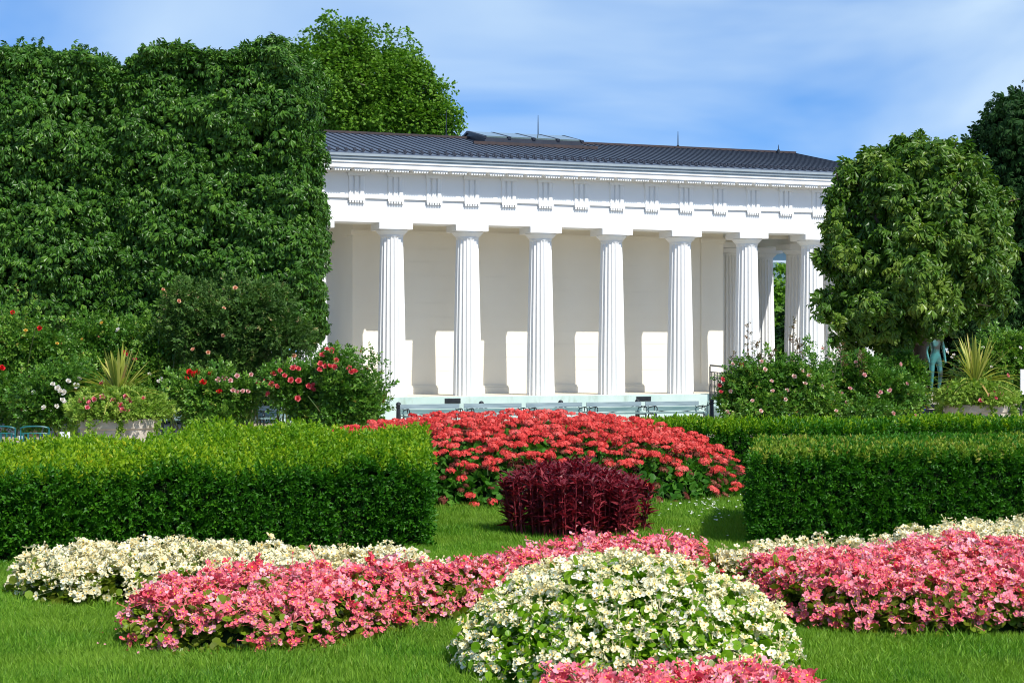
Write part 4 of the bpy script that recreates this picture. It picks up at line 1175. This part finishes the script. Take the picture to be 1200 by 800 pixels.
beds = []
beds.append(polybed("begonia_bed", "cream white begonia bed at the foot of the left hedge",
        [(18, 13.1), (60, 12.65), (140, 12.7), (260, 12.9), (400, 13.0), (500, 12.9), (528, 13.2), (495, 13.6), (400, 14.05), (300, 14.25), (170, 14.2), (60, 13.9), (15, 13.5)], .25, .28, 125, M_cream_petal, M_beg_leaf_b, 1))
beds.append(polybed("begonia_bed", "curved pink begonia bed sweeping from the left lawn behind the white mound",
        [(140, 10.95), (170, 10.65), (260, 10.5), (360, 10.6), (450, 11.15), (540, 12.0), (640, 12.6), (760, 12.8), (840, 13.2), (838, 13.9), (760, 14.4), (680, 14.5), (600, 13.9), (520, 12.5), (440, 12.3), (330, 12.5), (240, 12.2), (165, 11.6)], .31, .30, 112, M_pink_petal, M_beg_leaf_b, 2))
beds.append(polybed("begonia_bed", "broad pink begonia bed in front of the square right hedge",
        [(858, 12.9), (880, 12.3), (930, 11.7), (1020, 11.3), (1110, 11.25), (1300, 11.3), (1300, 13.4), (1200, 13.6), (1125, 14.0), (1050, 13.7), (950, 13.3), (880, 13.2)], .33, .30, 112, M_pink_petal, M_beg_leaf_b, 3))
beds.append(polybed("begonia_bed", "cream white begonia strip between the right pink bed and square hedge",
        [(815, 13.7), (870, 13.4), (930, 13.5), (1000, 13.8), (1100, 14.2), (1320, 14.2), (1320, 16.5), (1200, 16.5), (1140, 16.0), (1050, 14.9), (950, 14.2), (850, 13.95)], .26, .25, 115, M_cream_petal, M_beg_leaf_b, 4))
c = G(733, 10.35)
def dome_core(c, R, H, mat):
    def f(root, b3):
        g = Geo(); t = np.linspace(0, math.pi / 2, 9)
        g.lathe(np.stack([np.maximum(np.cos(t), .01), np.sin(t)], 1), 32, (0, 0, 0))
        g.xf(lambda V: V * np.array((R[0] - .15, R[1] - .15, H - .11)) + np.array((c[0], c[1], .004)) - b3).build("bed_shade_core", mat, root)  # solid dome filler, shade between the plants painted in its colour
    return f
begonias("begonia_bed", "round mounded bed of white begonias, foremost on the lawn", dome_surface(c, (1.05, 1.12), .62, 1200), M_white_petal, M_beg_leaf, None, dome_core(c, (1.05, 1.12), .62, M_core), c, seed=5, size=.86, leaf_n=10500, leaf_size=.060, nflower=4)
polyw = [(606, 8.45), (700, 8.05), (800, 7.8), (900, 8.0), (975, 8.5), (940, 8.8), (860, 8.95), (780, 9.0), (690, 8.85), (630, 8.75)]
beds.append(polybed("begonia_bed", "pink begonia patch cut by the bottom edge of the picture", polyw, .24, .2, 125, M_pink_petal, M_beg_leaf_b, 6, size=1.05))

# scarlet geranium mound
gc = G(602, 23.0); GR, GH = (3.36, 2.6), .88
root = empty("geranium_bed", (gc[0], gc[1], 0)); tag(root, "large mound of scarlet geraniums in front of the temple", "flower bed")
b3 = np.array((gc[0], gc[1], 0.0))
def ger_surface(n):
    """superellipse dome so the flanks stand steep"""
    a = rng.uniform(0, 2 * math.pi, n); th = rng.random(n) * math.pi / 2
    q = rng.random(n)
    r = np.sqrt(rng.random(n))
    z = (1 - r ** 2.8) ** .62
    P = np.stack([gc[0] + GR[0] * r * np.cos(a), gc[1] + GR[1] * r * np.sin(a), .0 + GH * z], 1)
    rr = np.maximum(r, .05)
    dz = .62 * (1 - rr ** 2.8 + 1e-3) ** -.38 * 2.8 * rr ** 1.8
    N = unit(np.stack([np.cos(a) * dz * GH / GR[0], np.sin(a) * dz * GH / GR[1], np.ones(n)], 1))
    w = np.sqrt(1 + (dz * GH / 2.7) ** 2)
    k = rng.random(n) < np.clip(w / 3, 0, 1)
    return P[k], N[k]
P, N = ger_surface(60000)
m = len(P); k = rng.permutation(m)[:15000]
LP, LN = P[k] - N[k] * rng.uniform(0, .13, (len(k), 1)), N[k]; LP[:, 2] = np.maximum(LP[:, 2], .02)
R = frames(LN * .6 + rng.normal(size=(len(k), 3)) * .6, LN * .7 + np.array((0, 0, .7)) + rng.normal(size=(len(k), 3)) * .35)
g = Geo(); g.inst(T_ROUND, LP, R, .105 * rng.uniform(.6, 1.2, len(k)), np.clip(rng.normal(.45, .25, len(k)), 0, 1))
g.xf(lambda V: V - b3).build("leaves", M_ger_leaf, root)
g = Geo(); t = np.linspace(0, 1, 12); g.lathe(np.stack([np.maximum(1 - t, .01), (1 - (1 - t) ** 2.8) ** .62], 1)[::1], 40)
g.xf(lambda V: V * np.array((GR[0] - .12, GR[1] - .12, GH - .10)) + np.array((0, 0, .004))).build("bed_shade_core", M_core, root)  # solid mound filler, coloured dark for the shade under the leaves
tp = [t_geranium(s) for s in range(6)]
hz = P[:, 2] / GH
prob = np.clip((hz - .36) / .60, .0, 1) ** 1.8 * .85 + .02
k = np.nonzero(rng.random(m) < prob)[0]
k = k[np.argsort(-rng.random(len(k)))]
sel, cell = [], {}
for i in k:                                                        # thin so heads do not pile up
    c_ = (int(P[i, 0] / .13), int(P[i, 1] / .16), int(P[i, 2] / .11))
    if cell.get(c_, 0) < 1: cell[c_] = cell.get(c_, 0) + 1; sel.append(i)
sel = np.array(sel)[:1700]
FP = P[sel] + N[sel] * .05 + np.array((0, 0, 1.0)) * (rng.random((len(sel), 1)) ** 1.5 * .20); FN = unit(N[sel] * .35 + np.array((0, 0, 1.)) + rng.normal(size=(len(sel), 3)) * .2)
R = frames_z(FN, len(sel)); S = rng.uniform(.58, 1.12, len(sel)); pick = rng.integers(0, 6, len(sel)); rn = np.clip(rng.normal(.5, .22, len(sel)), 0, 1)
front = FP[:, 1] + np.where(N[sel] @ np.array((0, -1, .35)) < 0, 20, 0)
near = np.argsort(front)[:100]; rest = np.ones(len(sel), bool); rest[near] = False
mes = [Geo().inst(t, np.zeros((1, 3)), np.eye(3)[None], 1.0, np.array([.5])).mesh("geranium_head", [M_scarlet, M_stem]) for t in tp]
for i in near: obj("geranium_head", mes[pick[i]], root, mat4(R[i], FP[i] - b3, S[i]))
g = Geo()
for i, t in enumerate(tp):
    q = rest & (pick == i); g.inst(t, FP[q], R[q], S[q], rn[q])
g.xf(lambda V: V - b3).build("geranium_heads", [M_scarlet, M_stem], root, kind="stuff")
k = rng.permutation(m)[:900]; g = Geo()
FP = P[k] + N[k] * .05; g.inst(tp[0], FP, frames_z(N[k] + np.array((0, 0, .6)) + rng.normal(size=(len(k), 3)) * .3, len(k)), rng.uniform(.5, .85, len(k)), rng.random(len(k)))
g.xf(lambda V: V - b3).build("spent_heads", [M_spent, M_stem], root, kind="stuff")

# wine red foliage plants
ac = G(677, 17.75)
root = empty("red_foliage_plant", (ac[0], ac[1], 0)); tag(root, "clump of upright wine red foliage plants in front of the scarlet mound", "plant")
b3 = np.array((ac[0], ac[1], 0.0))
st, lf = Geo(), Geo()
L_LANCE = t_leaf(.24, .04, .30)
for i in range(230):
    r_ = math.sqrt(rng.random()) * .74; a = rng.uniform(0, 2 * math.pi)
    x, y = r_ * math.cos(a), r_ * math.sin(a) * .9
    h = (.76 - .22 * (r_ / .78) ** 2) * rng.uniform(.86, 1.06) * (1.0 if x < .15 else .90)
    e = np.array((x * 1.10 + rng.normal() * .03, y * 1.10 + rng.normal() * .03, h))
    t = np.linspace(0, 1, 5)[:, None]; p = np.array((x, y, 0)) * (1 - t) + e * t
    st.tube(p, np.linspace(.009, .004, 5), 5)
    nl = 34
    z = np.concatenate([rng.uniform(.12, 1, nl - 8), rng.uniform(.9, 1.02, 8)]); pos = np.array((x, y, 0)) * (1 - z[:, None]) + e * z[:, None]
    ang = np.arange(nl) * 2.4 + rng.random() * 6
    tip = np.stack([np.cos(ang), np.sin(ang), .55 + .6 * z + rng.normal(size=nl) * .35], 1)
    lf.inst(L_LANCE, pos, frames(tip, np.array((0, 0, 1.)) + rng.normal(size=(nl, 3)) * .4), rng.uniform(.10, .18, nl) * (1.15 - .35 * z), np.clip(rng.normal(.45, .25, nl), 0, 1))
st.build("stem", M_ama_stem, root); lf.build("leaves", M_ama, root)

# ---------------------------------------------------------------- grass, daisies
def t_blade():
    g = Geo(); g.add([(-.045, 0, 0), (.045, 0, 0), (.036, .06, .5), (-.036, .06, .5), (0, .30, .95)], [(0, 1, 2, 3)], 0, .5); g.add([(-.036, .06, .5), (.036, .06, .5), (0, .30, .95)], [(0, 1, 2)], 0, .6)
    return g
TB = t_blade()
def grass_patch(n, d0, d1, x0, x1, h, width):
    # even in the picture: distance density follows 1/d^2
    u = rng.random(n); d = 1 / (1 / d0 + (1 / d1 - 1 / d0) * u); px = x0 + rng.random(n) * (x1 - x0)
    xy = np.stack([(px - CX) / F * d, d], 1)
    return xy
gg = Geo()
wv = Wave(91, .9); wv2 = Wave(92, 3.2)
occ = [G(-70, 14.9)]
for n, d0, d1, x0, x1 in ((430000, 8.2, 16.5, -60, 1260), (100000, 15.5, 25, 470, 910)):
    xy = grass_patch(n, d0, d1, x0, x1, 0, 0)
    kill = np.zeros(len(xy), bool)
    for bp in beds:
        ins, dist, _ = inside_dist(bp[::4], xy); kill |= ins & (dist > .10)
    for c_, rx, ry in ((c, .92, 1.0), (gc, 3.0, 2.4), (ac, .55, .5)):
        kill |= ((xy[:, 0] - c_[0]) / rx) ** 2 + ((xy[:, 1] - c_[1]) / ry) ** 2 < 1
    kill |= (xy[:, 1] > 15.6 + .3 * (xy[:, 0] + 3)) & (xy[:, 0] < -1.1) & (d0 < 10)
    xy = xy[~kill]; m = len(xy)
    P = np.concatenate([xy, np.zeros((m, 1))], 1)
    hN = 1 + .25 * wv(P) + .22 * wv2(P)
    sc = (.050 + .012 * (xy[:, 1] - 9) / 8) * np.clip(hN, .5, 2) * rng.uniform(.55, 1.5, m)
    tilt = rng.normal(size=(m, 3)) * .40 + np.stack([wv2(P * 1.7), wv2(P[:, ::-1] * 1.3 + 3), 0 * xy[:, 0]], 1) * .45; tilt[:, 2] = 1
    R = frames_z(tilt, m)
    rnd = np.clip(rng.normal(.42, .26, m) + .16 * wv(P * .8) + .16 * wv2(P * 1.4), 0, .96); rnd[rng.random(m) < .02] = 1
    gg.inst(TB, P, R, sc, rnd, keep=.85)
nt = 520; tx = grass_patch(nt, 9.3, 16, -20, 1220, 0, 0)
for bp in beds: tx = tx[~inside_dist(bp[::4], tx)[0]]
tx = tx[((tx[:, 0] - c[0]) / 1.0) ** 2 + ((tx[:, 1] - c[1]) / 1.1) ** 2 > 1]
tx = np.repeat(tx, 16, 0); m = len(tx); tx = tx + rng.normal(size=(m, 2)) * .035                     # coarser tufts standing out of the turf
tilt = rng.normal(size=(m, 3)) * .6; tilt[:, 2] = 1
gg.inst(TB, np.concatenate([tx, np.zeros((m, 1))], 1), frames_z(tilt, m), rng.uniform(.06, .13, m), np.clip(rng.normal(.62, .2, m), 0, .95), keep=.85)
gg.build("grass", M_grass).__setitem__("kind", "stuff")
g = Geo()
n = 90
px = np.concatenate([rng.normal(830, 24, 60), rng.uniform(770, 890, 30)]); d = np.concatenate([rng.normal(20.6, .8, 60), rng.uniform(17, 23, 30)])
P = np.stack([(px - CX) / F * d, d, np.full(n, .055)], 1)
T_D = Geo()
for kk in range(8): petal(T_D, rot('Z', kk * math.pi / 4), np.zeros(3), .5, .35, .06, 0, .9)
g.inst(T_D, P, frames_z(np.array((0, -.3, 1.)) + rng.normal(size=(n, 3)) * .2, n), .034 * rng.uniform(.7, 1.2, n), .9)
g.build("daisies", M_r_white)["kind"] = "stuff"

# fallen petals beside the beds
def petals_on_grass(bp, n, mat, name):
    i = rng.integers(0, len(bp), n); q = bp[i]; ctr = bp.mean(0)
    xy = q + unit(q - ctr) * rng.uniform(-.02, .22, (n, 1)) + rng.normal(size=(n, 2)) * .03
    t = Geo(); petal(t, np.eye(3), np.zeros(3), 1.0, .9, .15, 0, .5)
    g = Geo(); g.inst(t, np.concatenate([xy, rng.uniform(.03, .055, (n, 1))], 1), frames_z(np.array((0, 0, 1.0)) + rng.normal(size=(n, 3)) * .4, n), rng.uniform(.016, .028, n), rng.random(n))
    g.build(name, mat)["kind"] = "stuff"
petals_on_grass(beds[1], 70, M_pink_petal, "fallen_petals"); petals_on_grass(beds[2], 60, M_pink_petal, "fallen_petals")

# ---------------------------------------------------------------- stone planters with spiky plants
def strip_leaf(g, base, ang, elev, L, W, sag, rnd):
    n = 7; t = np.linspace(0, 1, n)
    h = np.array((math.cos(ang), math.sin(ang)))
    r = L * t * math.cos(elev); z = L * t * math.sin(elev) - sag * L * t ** 2.2
    side = np.array((-h[1], h[0], 0))
    w = W * np.sin(np.clip(t * 2.4 + .55, 0, math.pi)) ** .7; w[-1] = .001
    c = np.stack([base[0] + h[0] * r, base[1] + h[1] * r, base[2] + z], 1)
    up = np.array((0, 0, 1.0)) * .22
    Lf, Rt = c - side * w[:, None] / 2 + up * w[:, None], c + side * w[:, None] / 2 + up * w[:, None]
    V = np.concatenate([Lf, c, Rt]); f = []
    for i in range(n - 1): f += [(i, n + i, n + i + 1, i + 1), (n + i, 2 * n + i, 2 * n + i + 1, n + i + 1)]
    g.add(V, f, 0, rnd)

def planter(label, px, d, spike_h, spikes, tall, flowers, seed, lift=0.0):
    root = empty("stone_planter", (*G(px, d), 0), rng.random()); tag(root, label, "planter", "stone planters with spiky plants")
    b3 = np.array((*G(px, d), 0.0)); root.rotation_euler = (0, 0, 0)
    g = Geo(); h = .80
    g.lathe([(.48, 0), (.50, .05), (.55, .06), (.60, .28), (.645, .31), (.635, .32), (.66, .60), (.655, .61), (.69, .64), (.70, h), (.60, h), (.58, h - .10), (.02, h - .12)], 40)
    g.build("pot", M_stonepot, root)
    g = Geo(); r = np.random.default_rng(seed)
    base = np.array((0, 0, h + lift))
    for k in range(spikes):
        a = r.uniform(0, 2 * math.pi); el = r.uniform(-.05, 1.45) if k > tall else r.uniform(1.05, 1.5)
        strip_leaf(g, base + np.array((math.cos(a), math.sin(a), 0)) * .05, a, el, spike_h * r.uniform(.7, 1.05) * (1 if k > tall else 1.12), .05, r.uniform(.1, .5) * (1.3 - el * .7), np.clip(r.normal(.5, .25), 0, 1))
    g.tube([(0, 0, h - .1), (0, 0, h + lift + .05)], [.09, .05], 8, rnd=.1)
    g.build("spiky_leaves", M_spike, root)
    m = 2600
    dd = unit(rng.normal(size=(m, 3)))
    rr = .80 + .1 * np.sin(np.arctan2(dd[:, 1], dd[:, 0]) * 5 + seed)
    P = dd * np.stack([rr, rr, np.where(dd[:, 2] > 0, .36, .05)], 1) * rng.uniform(.75, 1.05, (m, 1)) + np.array((0, 0, h + .11))
    ok = (np.hypot(P[:, 0], P[:, 1]) > .60) | (P[:, 2] > h); P, dd = P[ok], dd[ok]; m = len(P)
    # trailing strands
    ns = 11; sa = rng.uniform(0, 6.28, ns); tt = rng.random((ns, 18)); ln = rng.uniform(.10, .38, ns)
    S = np.stack([(.74 + .03 * tt) * np.cos(sa[:, None]), (.74 + .03 * tt) * np.sin(sa[:, None]), h - .05 - tt * ln[:, None]], -1).reshape(-1, 3)
    P = np.concatenate([P, S]); dd = np.concatenate([dd, unit(S * np.array((1, 1, 0)))]); m = len(P)
    g = Geo(); g.inst(T_ROSESPRIG[0], P, frames(dd + np.array((0, 0, .1)) + rng.normal(size=(m, 3)) * .6, dd + np.array((0, 0, .7)) + rng.normal(size=(m, 3)) * .4), .13 * rng.uniform(.7, 1.2, m), np.clip(rng.normal(.5, .24, m), 0, 1))
    g.build("trailing_leaves", M_trail, root)
    bl = [(b3 + np.array((0, 0, h + .11)), (.80, .80, .36))]
    blooms(root, b3, bl, flowers, M_r_rosy, 1.0)
    return root
planter("stone planter with low arching spikes and trailing pink flowers, by the white roses", 139, 28.6, .92, 80, 14,
        [(95, 470), (101, 467), (106, 472), (102, 478), (110, 468), (120, 466), (140, 475), (147, 465), (152, 470), (145, 481), (150, 482), (168, 468), (120, 450), (133, 470)], 1, lift=.42)
planter("stone planter with tall upright spikes and trailing pink flowers, by the bronze statue", 1143, 36.0, 1.15, 80, 24,
        [(1112, 454), (1107, 458), (1114, 458), (1118, 449), (1110, 462), (1160, 463), (1164, 460), (1172, 455), (1166, 467), (1149, 470), (1173, 462), (1125, 448), (1157, 446), (1180, 440)], 2, lift=.48)

# ---------------------------------------------------------------- benches, bollards, chains, chairs
def make_bench():
    root = empty("park_bench")
    for k, (y, z, tl) in enumerate(((.02, .645, 0), (.0, .52, 0))):
        g = Geo(); g.box(-.74, .74, y + .10 - .014, y + .10 + .014, z - .055, z + .055); o = g.build("back_slat", M_slat if k else M_slat_glare, root)
    for k in range(4):
        y = -.36 + k * .115
        g = Geo(); g.box(-.74, .74, y, y + .09, .415, .445); g.build("seat_slat", M_slat, root)
    for x in (-.66, .66):
        g = Geo()
        g.tube([(x, .18, 0), (x, .14, .2), (x, .09, .42), (x, .13, .56), (x, .14, .70)], [.02, .018, .018, .016, .014], 6)
        g.tube([(x, -.36, 0), (x, -.33, .2), (x, -.36, .41)], [.02, .018, .018], 6)
        g.tube([(x, -.38, .40), (x, .1, .40)], .016, 6)
        th = np.linspace(-.5, 3.9, 14); g.tube(np.stack([np.full(14, x), -.33 + .09 * np.cos(th), .53 + .07 * np.sin(th)], 1), .013, 5)
        g.tube([(x, -.30, .60), (x, -.1, .58), (x, .12, .55)], .014, 6)
        g.build("iron_end", M_iron, root)
    g = Geo(); g.tube([(-.66, -.1, .20), (.66, -.1, .20)], .012, 6); g.build("stretcher", M_iron, root)
    return root
def copy_tree(o, parent=None):
    c = o.copy(); COL.objects.link(c)
    if parent is not None: c.parent = parent; c.matrix_parent_inverse = o.matrix_parent_inverse.copy()
    for ch in list(o.children): copy_tree(ch, c)
    return c
bench0 = make_bench()
b_anchor = G(790, 41.0)
bench_spots = [("park bench at the right end of the row, before the podium corner", 0), ("park bench second from the right end of the row before the podium", -1), ("park bench in the middle of the row before the podium", -2), ("park bench in front of the podium, behind the left half of the scarlet mound", -3), ("park bench beside the rose bush at the left end of the podium", -4), ("park bench seen between the scarlet and the coral rose bush", -6.15), ("park bench almost hidden by rose leaves right of the left planter", -7.9)]
for i, (lab, k) in enumerate(bench_spots):
    o = bench0 if i == 0 else copy_tree(bench0)
    p = b_anchor + U * 1.60 * k
    o.location = (p[0], p[1], 0); o.rotation_euler = (0, 0, TH)
    tag(o, lab, "bench", "park benches before the temple")
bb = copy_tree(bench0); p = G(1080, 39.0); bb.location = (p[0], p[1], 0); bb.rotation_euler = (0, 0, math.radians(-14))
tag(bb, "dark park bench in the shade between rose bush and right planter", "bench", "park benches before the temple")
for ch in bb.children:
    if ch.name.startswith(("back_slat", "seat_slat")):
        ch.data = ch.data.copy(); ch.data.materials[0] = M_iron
g = Geo(); t = np.linspace(0, 1, 9)
g.lathe(np.stack([.02 + .15 * np.sin(t * math.pi) ** .5, .36 * t], 1), 14); g.xf(lambda V: V * np.array((1, .55, 1)) * (1 + .06 * np.sin(V[:, 2:3] * 31 + V[:, 0:1] * 17)))
g.tube([(-.08, 0, .33), (-.05, 0, .43), (.05, 0, .43), (.08, 0, .33)], .012, 6)
bag = g.build("bag", M_bluebag, None, smooth=True); pb = G(1077, 38.9); bag.location = (pb[0], pb[1], .45)
tag(bag, "blue cloth bag lying on the dark shaded bench", "bag")

def make_bollard():
    root = empty("bollard")
    g = Geo(); g.lathe([(.10, 0), (.10, .05), (.065, .08), (.055, .50), (.075, .52), (.075, .55)], 14); g.build("post", M_iron, root)
    g = Geo(); g.ball((0, 0, .60), .07, seg=12); g.build("ball_finial", M_iron, root)
    return root
bol0 = make_bollard(); bq = [(467, 41.6), (564, 42.45), (657, 43.3), (747, 44.1), (834, 44.9), (366, 40.7)]
bl_lab = ["black bollard at the podium's left end behind a bench", "black bollard between the left vent and the third column", "black bollard left of the right podium vent", "black bollard below the column with the dark speck at its foot", "black bollard half hidden by the blush rose bush", "black bollard hidden behind the deep pink rose bush"]
for i, (px, d) in enumerate(bq):
    o = bol0 if i == 0 else copy_tree(bol0)
    p = G(px, d); o.location = (p[0], p[1], 0); tag(o, bl_lab[i], "bollard", "bollards along the podium")
ch_lab = ["iron chain sagging across the left part of the podium", "iron chain sagging left of the right podium vent", "iron chain sagging below the right podium vent", "iron chain sagging before the podium's right corner"]
for i in range(4):
    a, b = np.array((*G(*bq[i]), .52)), np.array((*G(*bq[i + 1]), .52))
    t = np.linspace(0, 1, 15)[:, None]; p = a + (b - a) * t; p[:, 2] -= (.22 * 4 * t * (1 - t))[:, 0]
    g = Geo(); g.tube(p - a, .013, 5); o = g.build("chain", M_iron); o.location = a
    tag(o, ch_lab[i], "chain", "chains between the bollards")

def make_chair():
    root = empty("garden_chair")
    th = np.linspace(0, math.pi, 13)
    g = Geo(); g.tube(np.stack([.25 * np.cos(th), .20 + .06 * np.sin(th), .80 + .045 * np.sin(th)], 1), .016, 6)
    g.tube(np.stack([.25 * np.cos(th), .19 + .06 * np.sin(th), .70 + .02 * np.sin(th)], 1), .012, 6); g.build("back_rail", M_teal, root)
    g = Geo()
    for k in range(7):
        a = math.pi * (k + .5) / 7; g.bar((.25 * math.cos(a), .19 + .06 * math.sin(a), .46), (.25 * math.cos(a), .195 + .06 * math.sin(a), .71), .03, .008, (0, 1, 0))
    g.build("back_slats", M_teal, root)
    g = Geo(); g.lathe([(.25, .445), (.27, .455), (.25, .465)], 20); g.build("seat", M_teal, root)
    for x, y in ((-.22, -.2), (.22, -.2), (-.25, .2), (.25, .2)):
        q = Geo(); q.tube([(x * 1.05, y * 1.1, 0), (x, y, .45)] + ([(x, y, .80)] if y > 0 else []), .014, 6); q.build("leg", M_teal, root)
    return root
ch0 = make_chair(); ch0.scale = (.9, .9, .9); d = 26.6
for i, (px, lab) in enumerate(((43, "teal metal garden chair right of a small white label"), (9, "teal metal garden chair cut by the left picture edge"))):
    o = ch0 if i == 0 else copy_tree(ch0)
    p = G(px, d); o.location = (p[0], p[1], 0); o.rotation_euler = (0, 0, math.pi + .12 - .3 * i); tag(o, lab, "chair", "teal garden chairs")
for i, (px, py, w_, h_, d, lab) in enumerate(((76, 511, 12, 10, 26.8, "larger white plant label on a stake left of the planter"), (24, 513, 8, 5, 26.8, "smaller white plant label on a stake between the teal chairs"))):
    p = P3(px, py, d); root = empty("plant_label", (p[0], p[1], 0)); tag(root, lab, "plant label", "white plant labels")
    g = Geo(); s = d / F; g.box(-w_ * s / 2, w_ * s / 2, -.006, .006, p[2] - h_ * s / 2, p[2] + h_ * s / 2); g.build("plate", M_sign, root)
    g = Geo(); g.tube([(0, .014, 0), (0, .014, p[2] + .02)], .008, 6); g.build("stake", M_bark, root)
p = G(1203, 42); root = empty("notice_board", (p[0], p[1], 0)); tag(root, "pale blue white notice board at the right picture edge", "sign")
g = Geo(); g.box(-.16, .16, -.02, .02, .85, 1.50); g.build("panel", M_sign, root)
for x in (-.14, .14):
    g = Geo(); g.tube([(x, .035, 0), (x, .035, 1.52)], .02, 6); g.build("post", M_iron, root)

# ---------------------------------------------------------------- bronze statue
def skin_body(name, joints, edges, mat, parent):
    me = bpy.data.meshes.new(name)
    names = list(joints); V = [joints[k][0] for k in names]
    me.from_pydata(V, [(names.index(a), names.index(b)) for a, b in edges], [])
    o = bpy.data.objects.new(name, me); COL.objects.link(o); o.parent = parent
    sk = o.modifiers.new("skin", 'SKIN'); sk.use_smooth_shade = True
    for i, k in enumerate(names):
        r = joints[k][1]; me.skin_vertices[0].data[i].radius = (r, r) if np.isscalar(r) else r
    me.skin_vertices[0].data[names.index('pelvis')].use_root = True
    ss = o.modifiers.new("smooth", 'SUBSURF'); ss.levels = ss.render_levels = 2
    me.materials.append(mat)
    return o
sp = P3(1096, 400, 44)
statue = empty("bronze_statue", (sp[0], sp[1], 0), math.radians(12)); tag(statue, "green bronze statue of a standing youth seen behind the right planter", "statue")
g = Geo(); g.box(-.42, .42, -.42, .42, 0, .12); g.box(-.34, .34, -.34, .34, .12, .76); g.box(-.38, .38, -.38, .38, .76, .84); g.build("pedestal", M_stonepot, statue)
z0 = .84
J = {'pelvis': ((0, 0, z0 + .95), (.135, .105)), 'waist': ((.01, 0, z0 + 1.12), (.118, .09)), 'chest': ((0, .01, z0 + 1.34), (.155, .11)), 'neckbase': ((0, .01, z0 + 1.47), (.09, .075)), 'neck': ((0, -.01, z0 + 1.54), .052), 'headlow': ((.01, -.045, z0 + 1.60), (.07, .08)), 'headtop': ((.015, -.06, z0 + 1.72), (.072, .085)),
     'cl': ((-.10, .01, z0 + 1.42), (.085, .08)), 'cr': ((.10, .01, z0 + 1.42), (.085, .08)), 'sl': ((-.19, .01, z0 + 1.41), .066), 'el': ((-.25, .03, z0 + 1.14), .043), 'wl': ((-.22, -.05, z0 + .90), .030), 'hl': ((-.21, -.08, z0 + .80), .034),
     'sr': ((.19, .01, z0 + 1.42), .062), 'er': ((.26, .02, z0 + 1.14), .043), 'wr': ((.27, -.04, z0 + .90), .030), 'hr': ((.27, -.07, z0 + .80), .034),
     'hipl': ((-.10, 0, z0 + .88), .095), 'kl': ((-.11, -.03, z0 + .50), .06), 'al': ((-.11, .02, z0 + .09), .038), 'tl': ((-.12, -.15, z0 + .03), .03),
     'hipr': ((.10, 0, z0 + .88), .095), 'kr': ((.13, -.06, z0 + .50), .06), 'ar': ((.13, .05, z0 + .09), .038), 'tr': ((.15, -.12, z0 + .03), .03)}
E = [('pelvis', 'waist'), ('waist', 'chest'), ('chest', 'neckbase'), ('neckbase', 'neck'), ('neck', 'headlow'), ('headlow', 'headtop'), ('chest', 'cl'), ('cl', 'sl'), ('sl', 'el'), ('el', 'wl'), ('wl', 'hl'), ('chest', 'cr'), ('cr', 'sr'), ('sr', 'er'), ('er', 'wr'), ('wr', 'hr'),
     ('pelvis', 'hipl'), ('hipl', 'kl'), ('kl', 'al'), ('al', 'tl'), ('pelvis', 'hipr'), ('hipr', 'kr'), ('kr', 'ar'), ('ar', 'tr')]
skin_body("figure", J, E, M_bronze, statue)
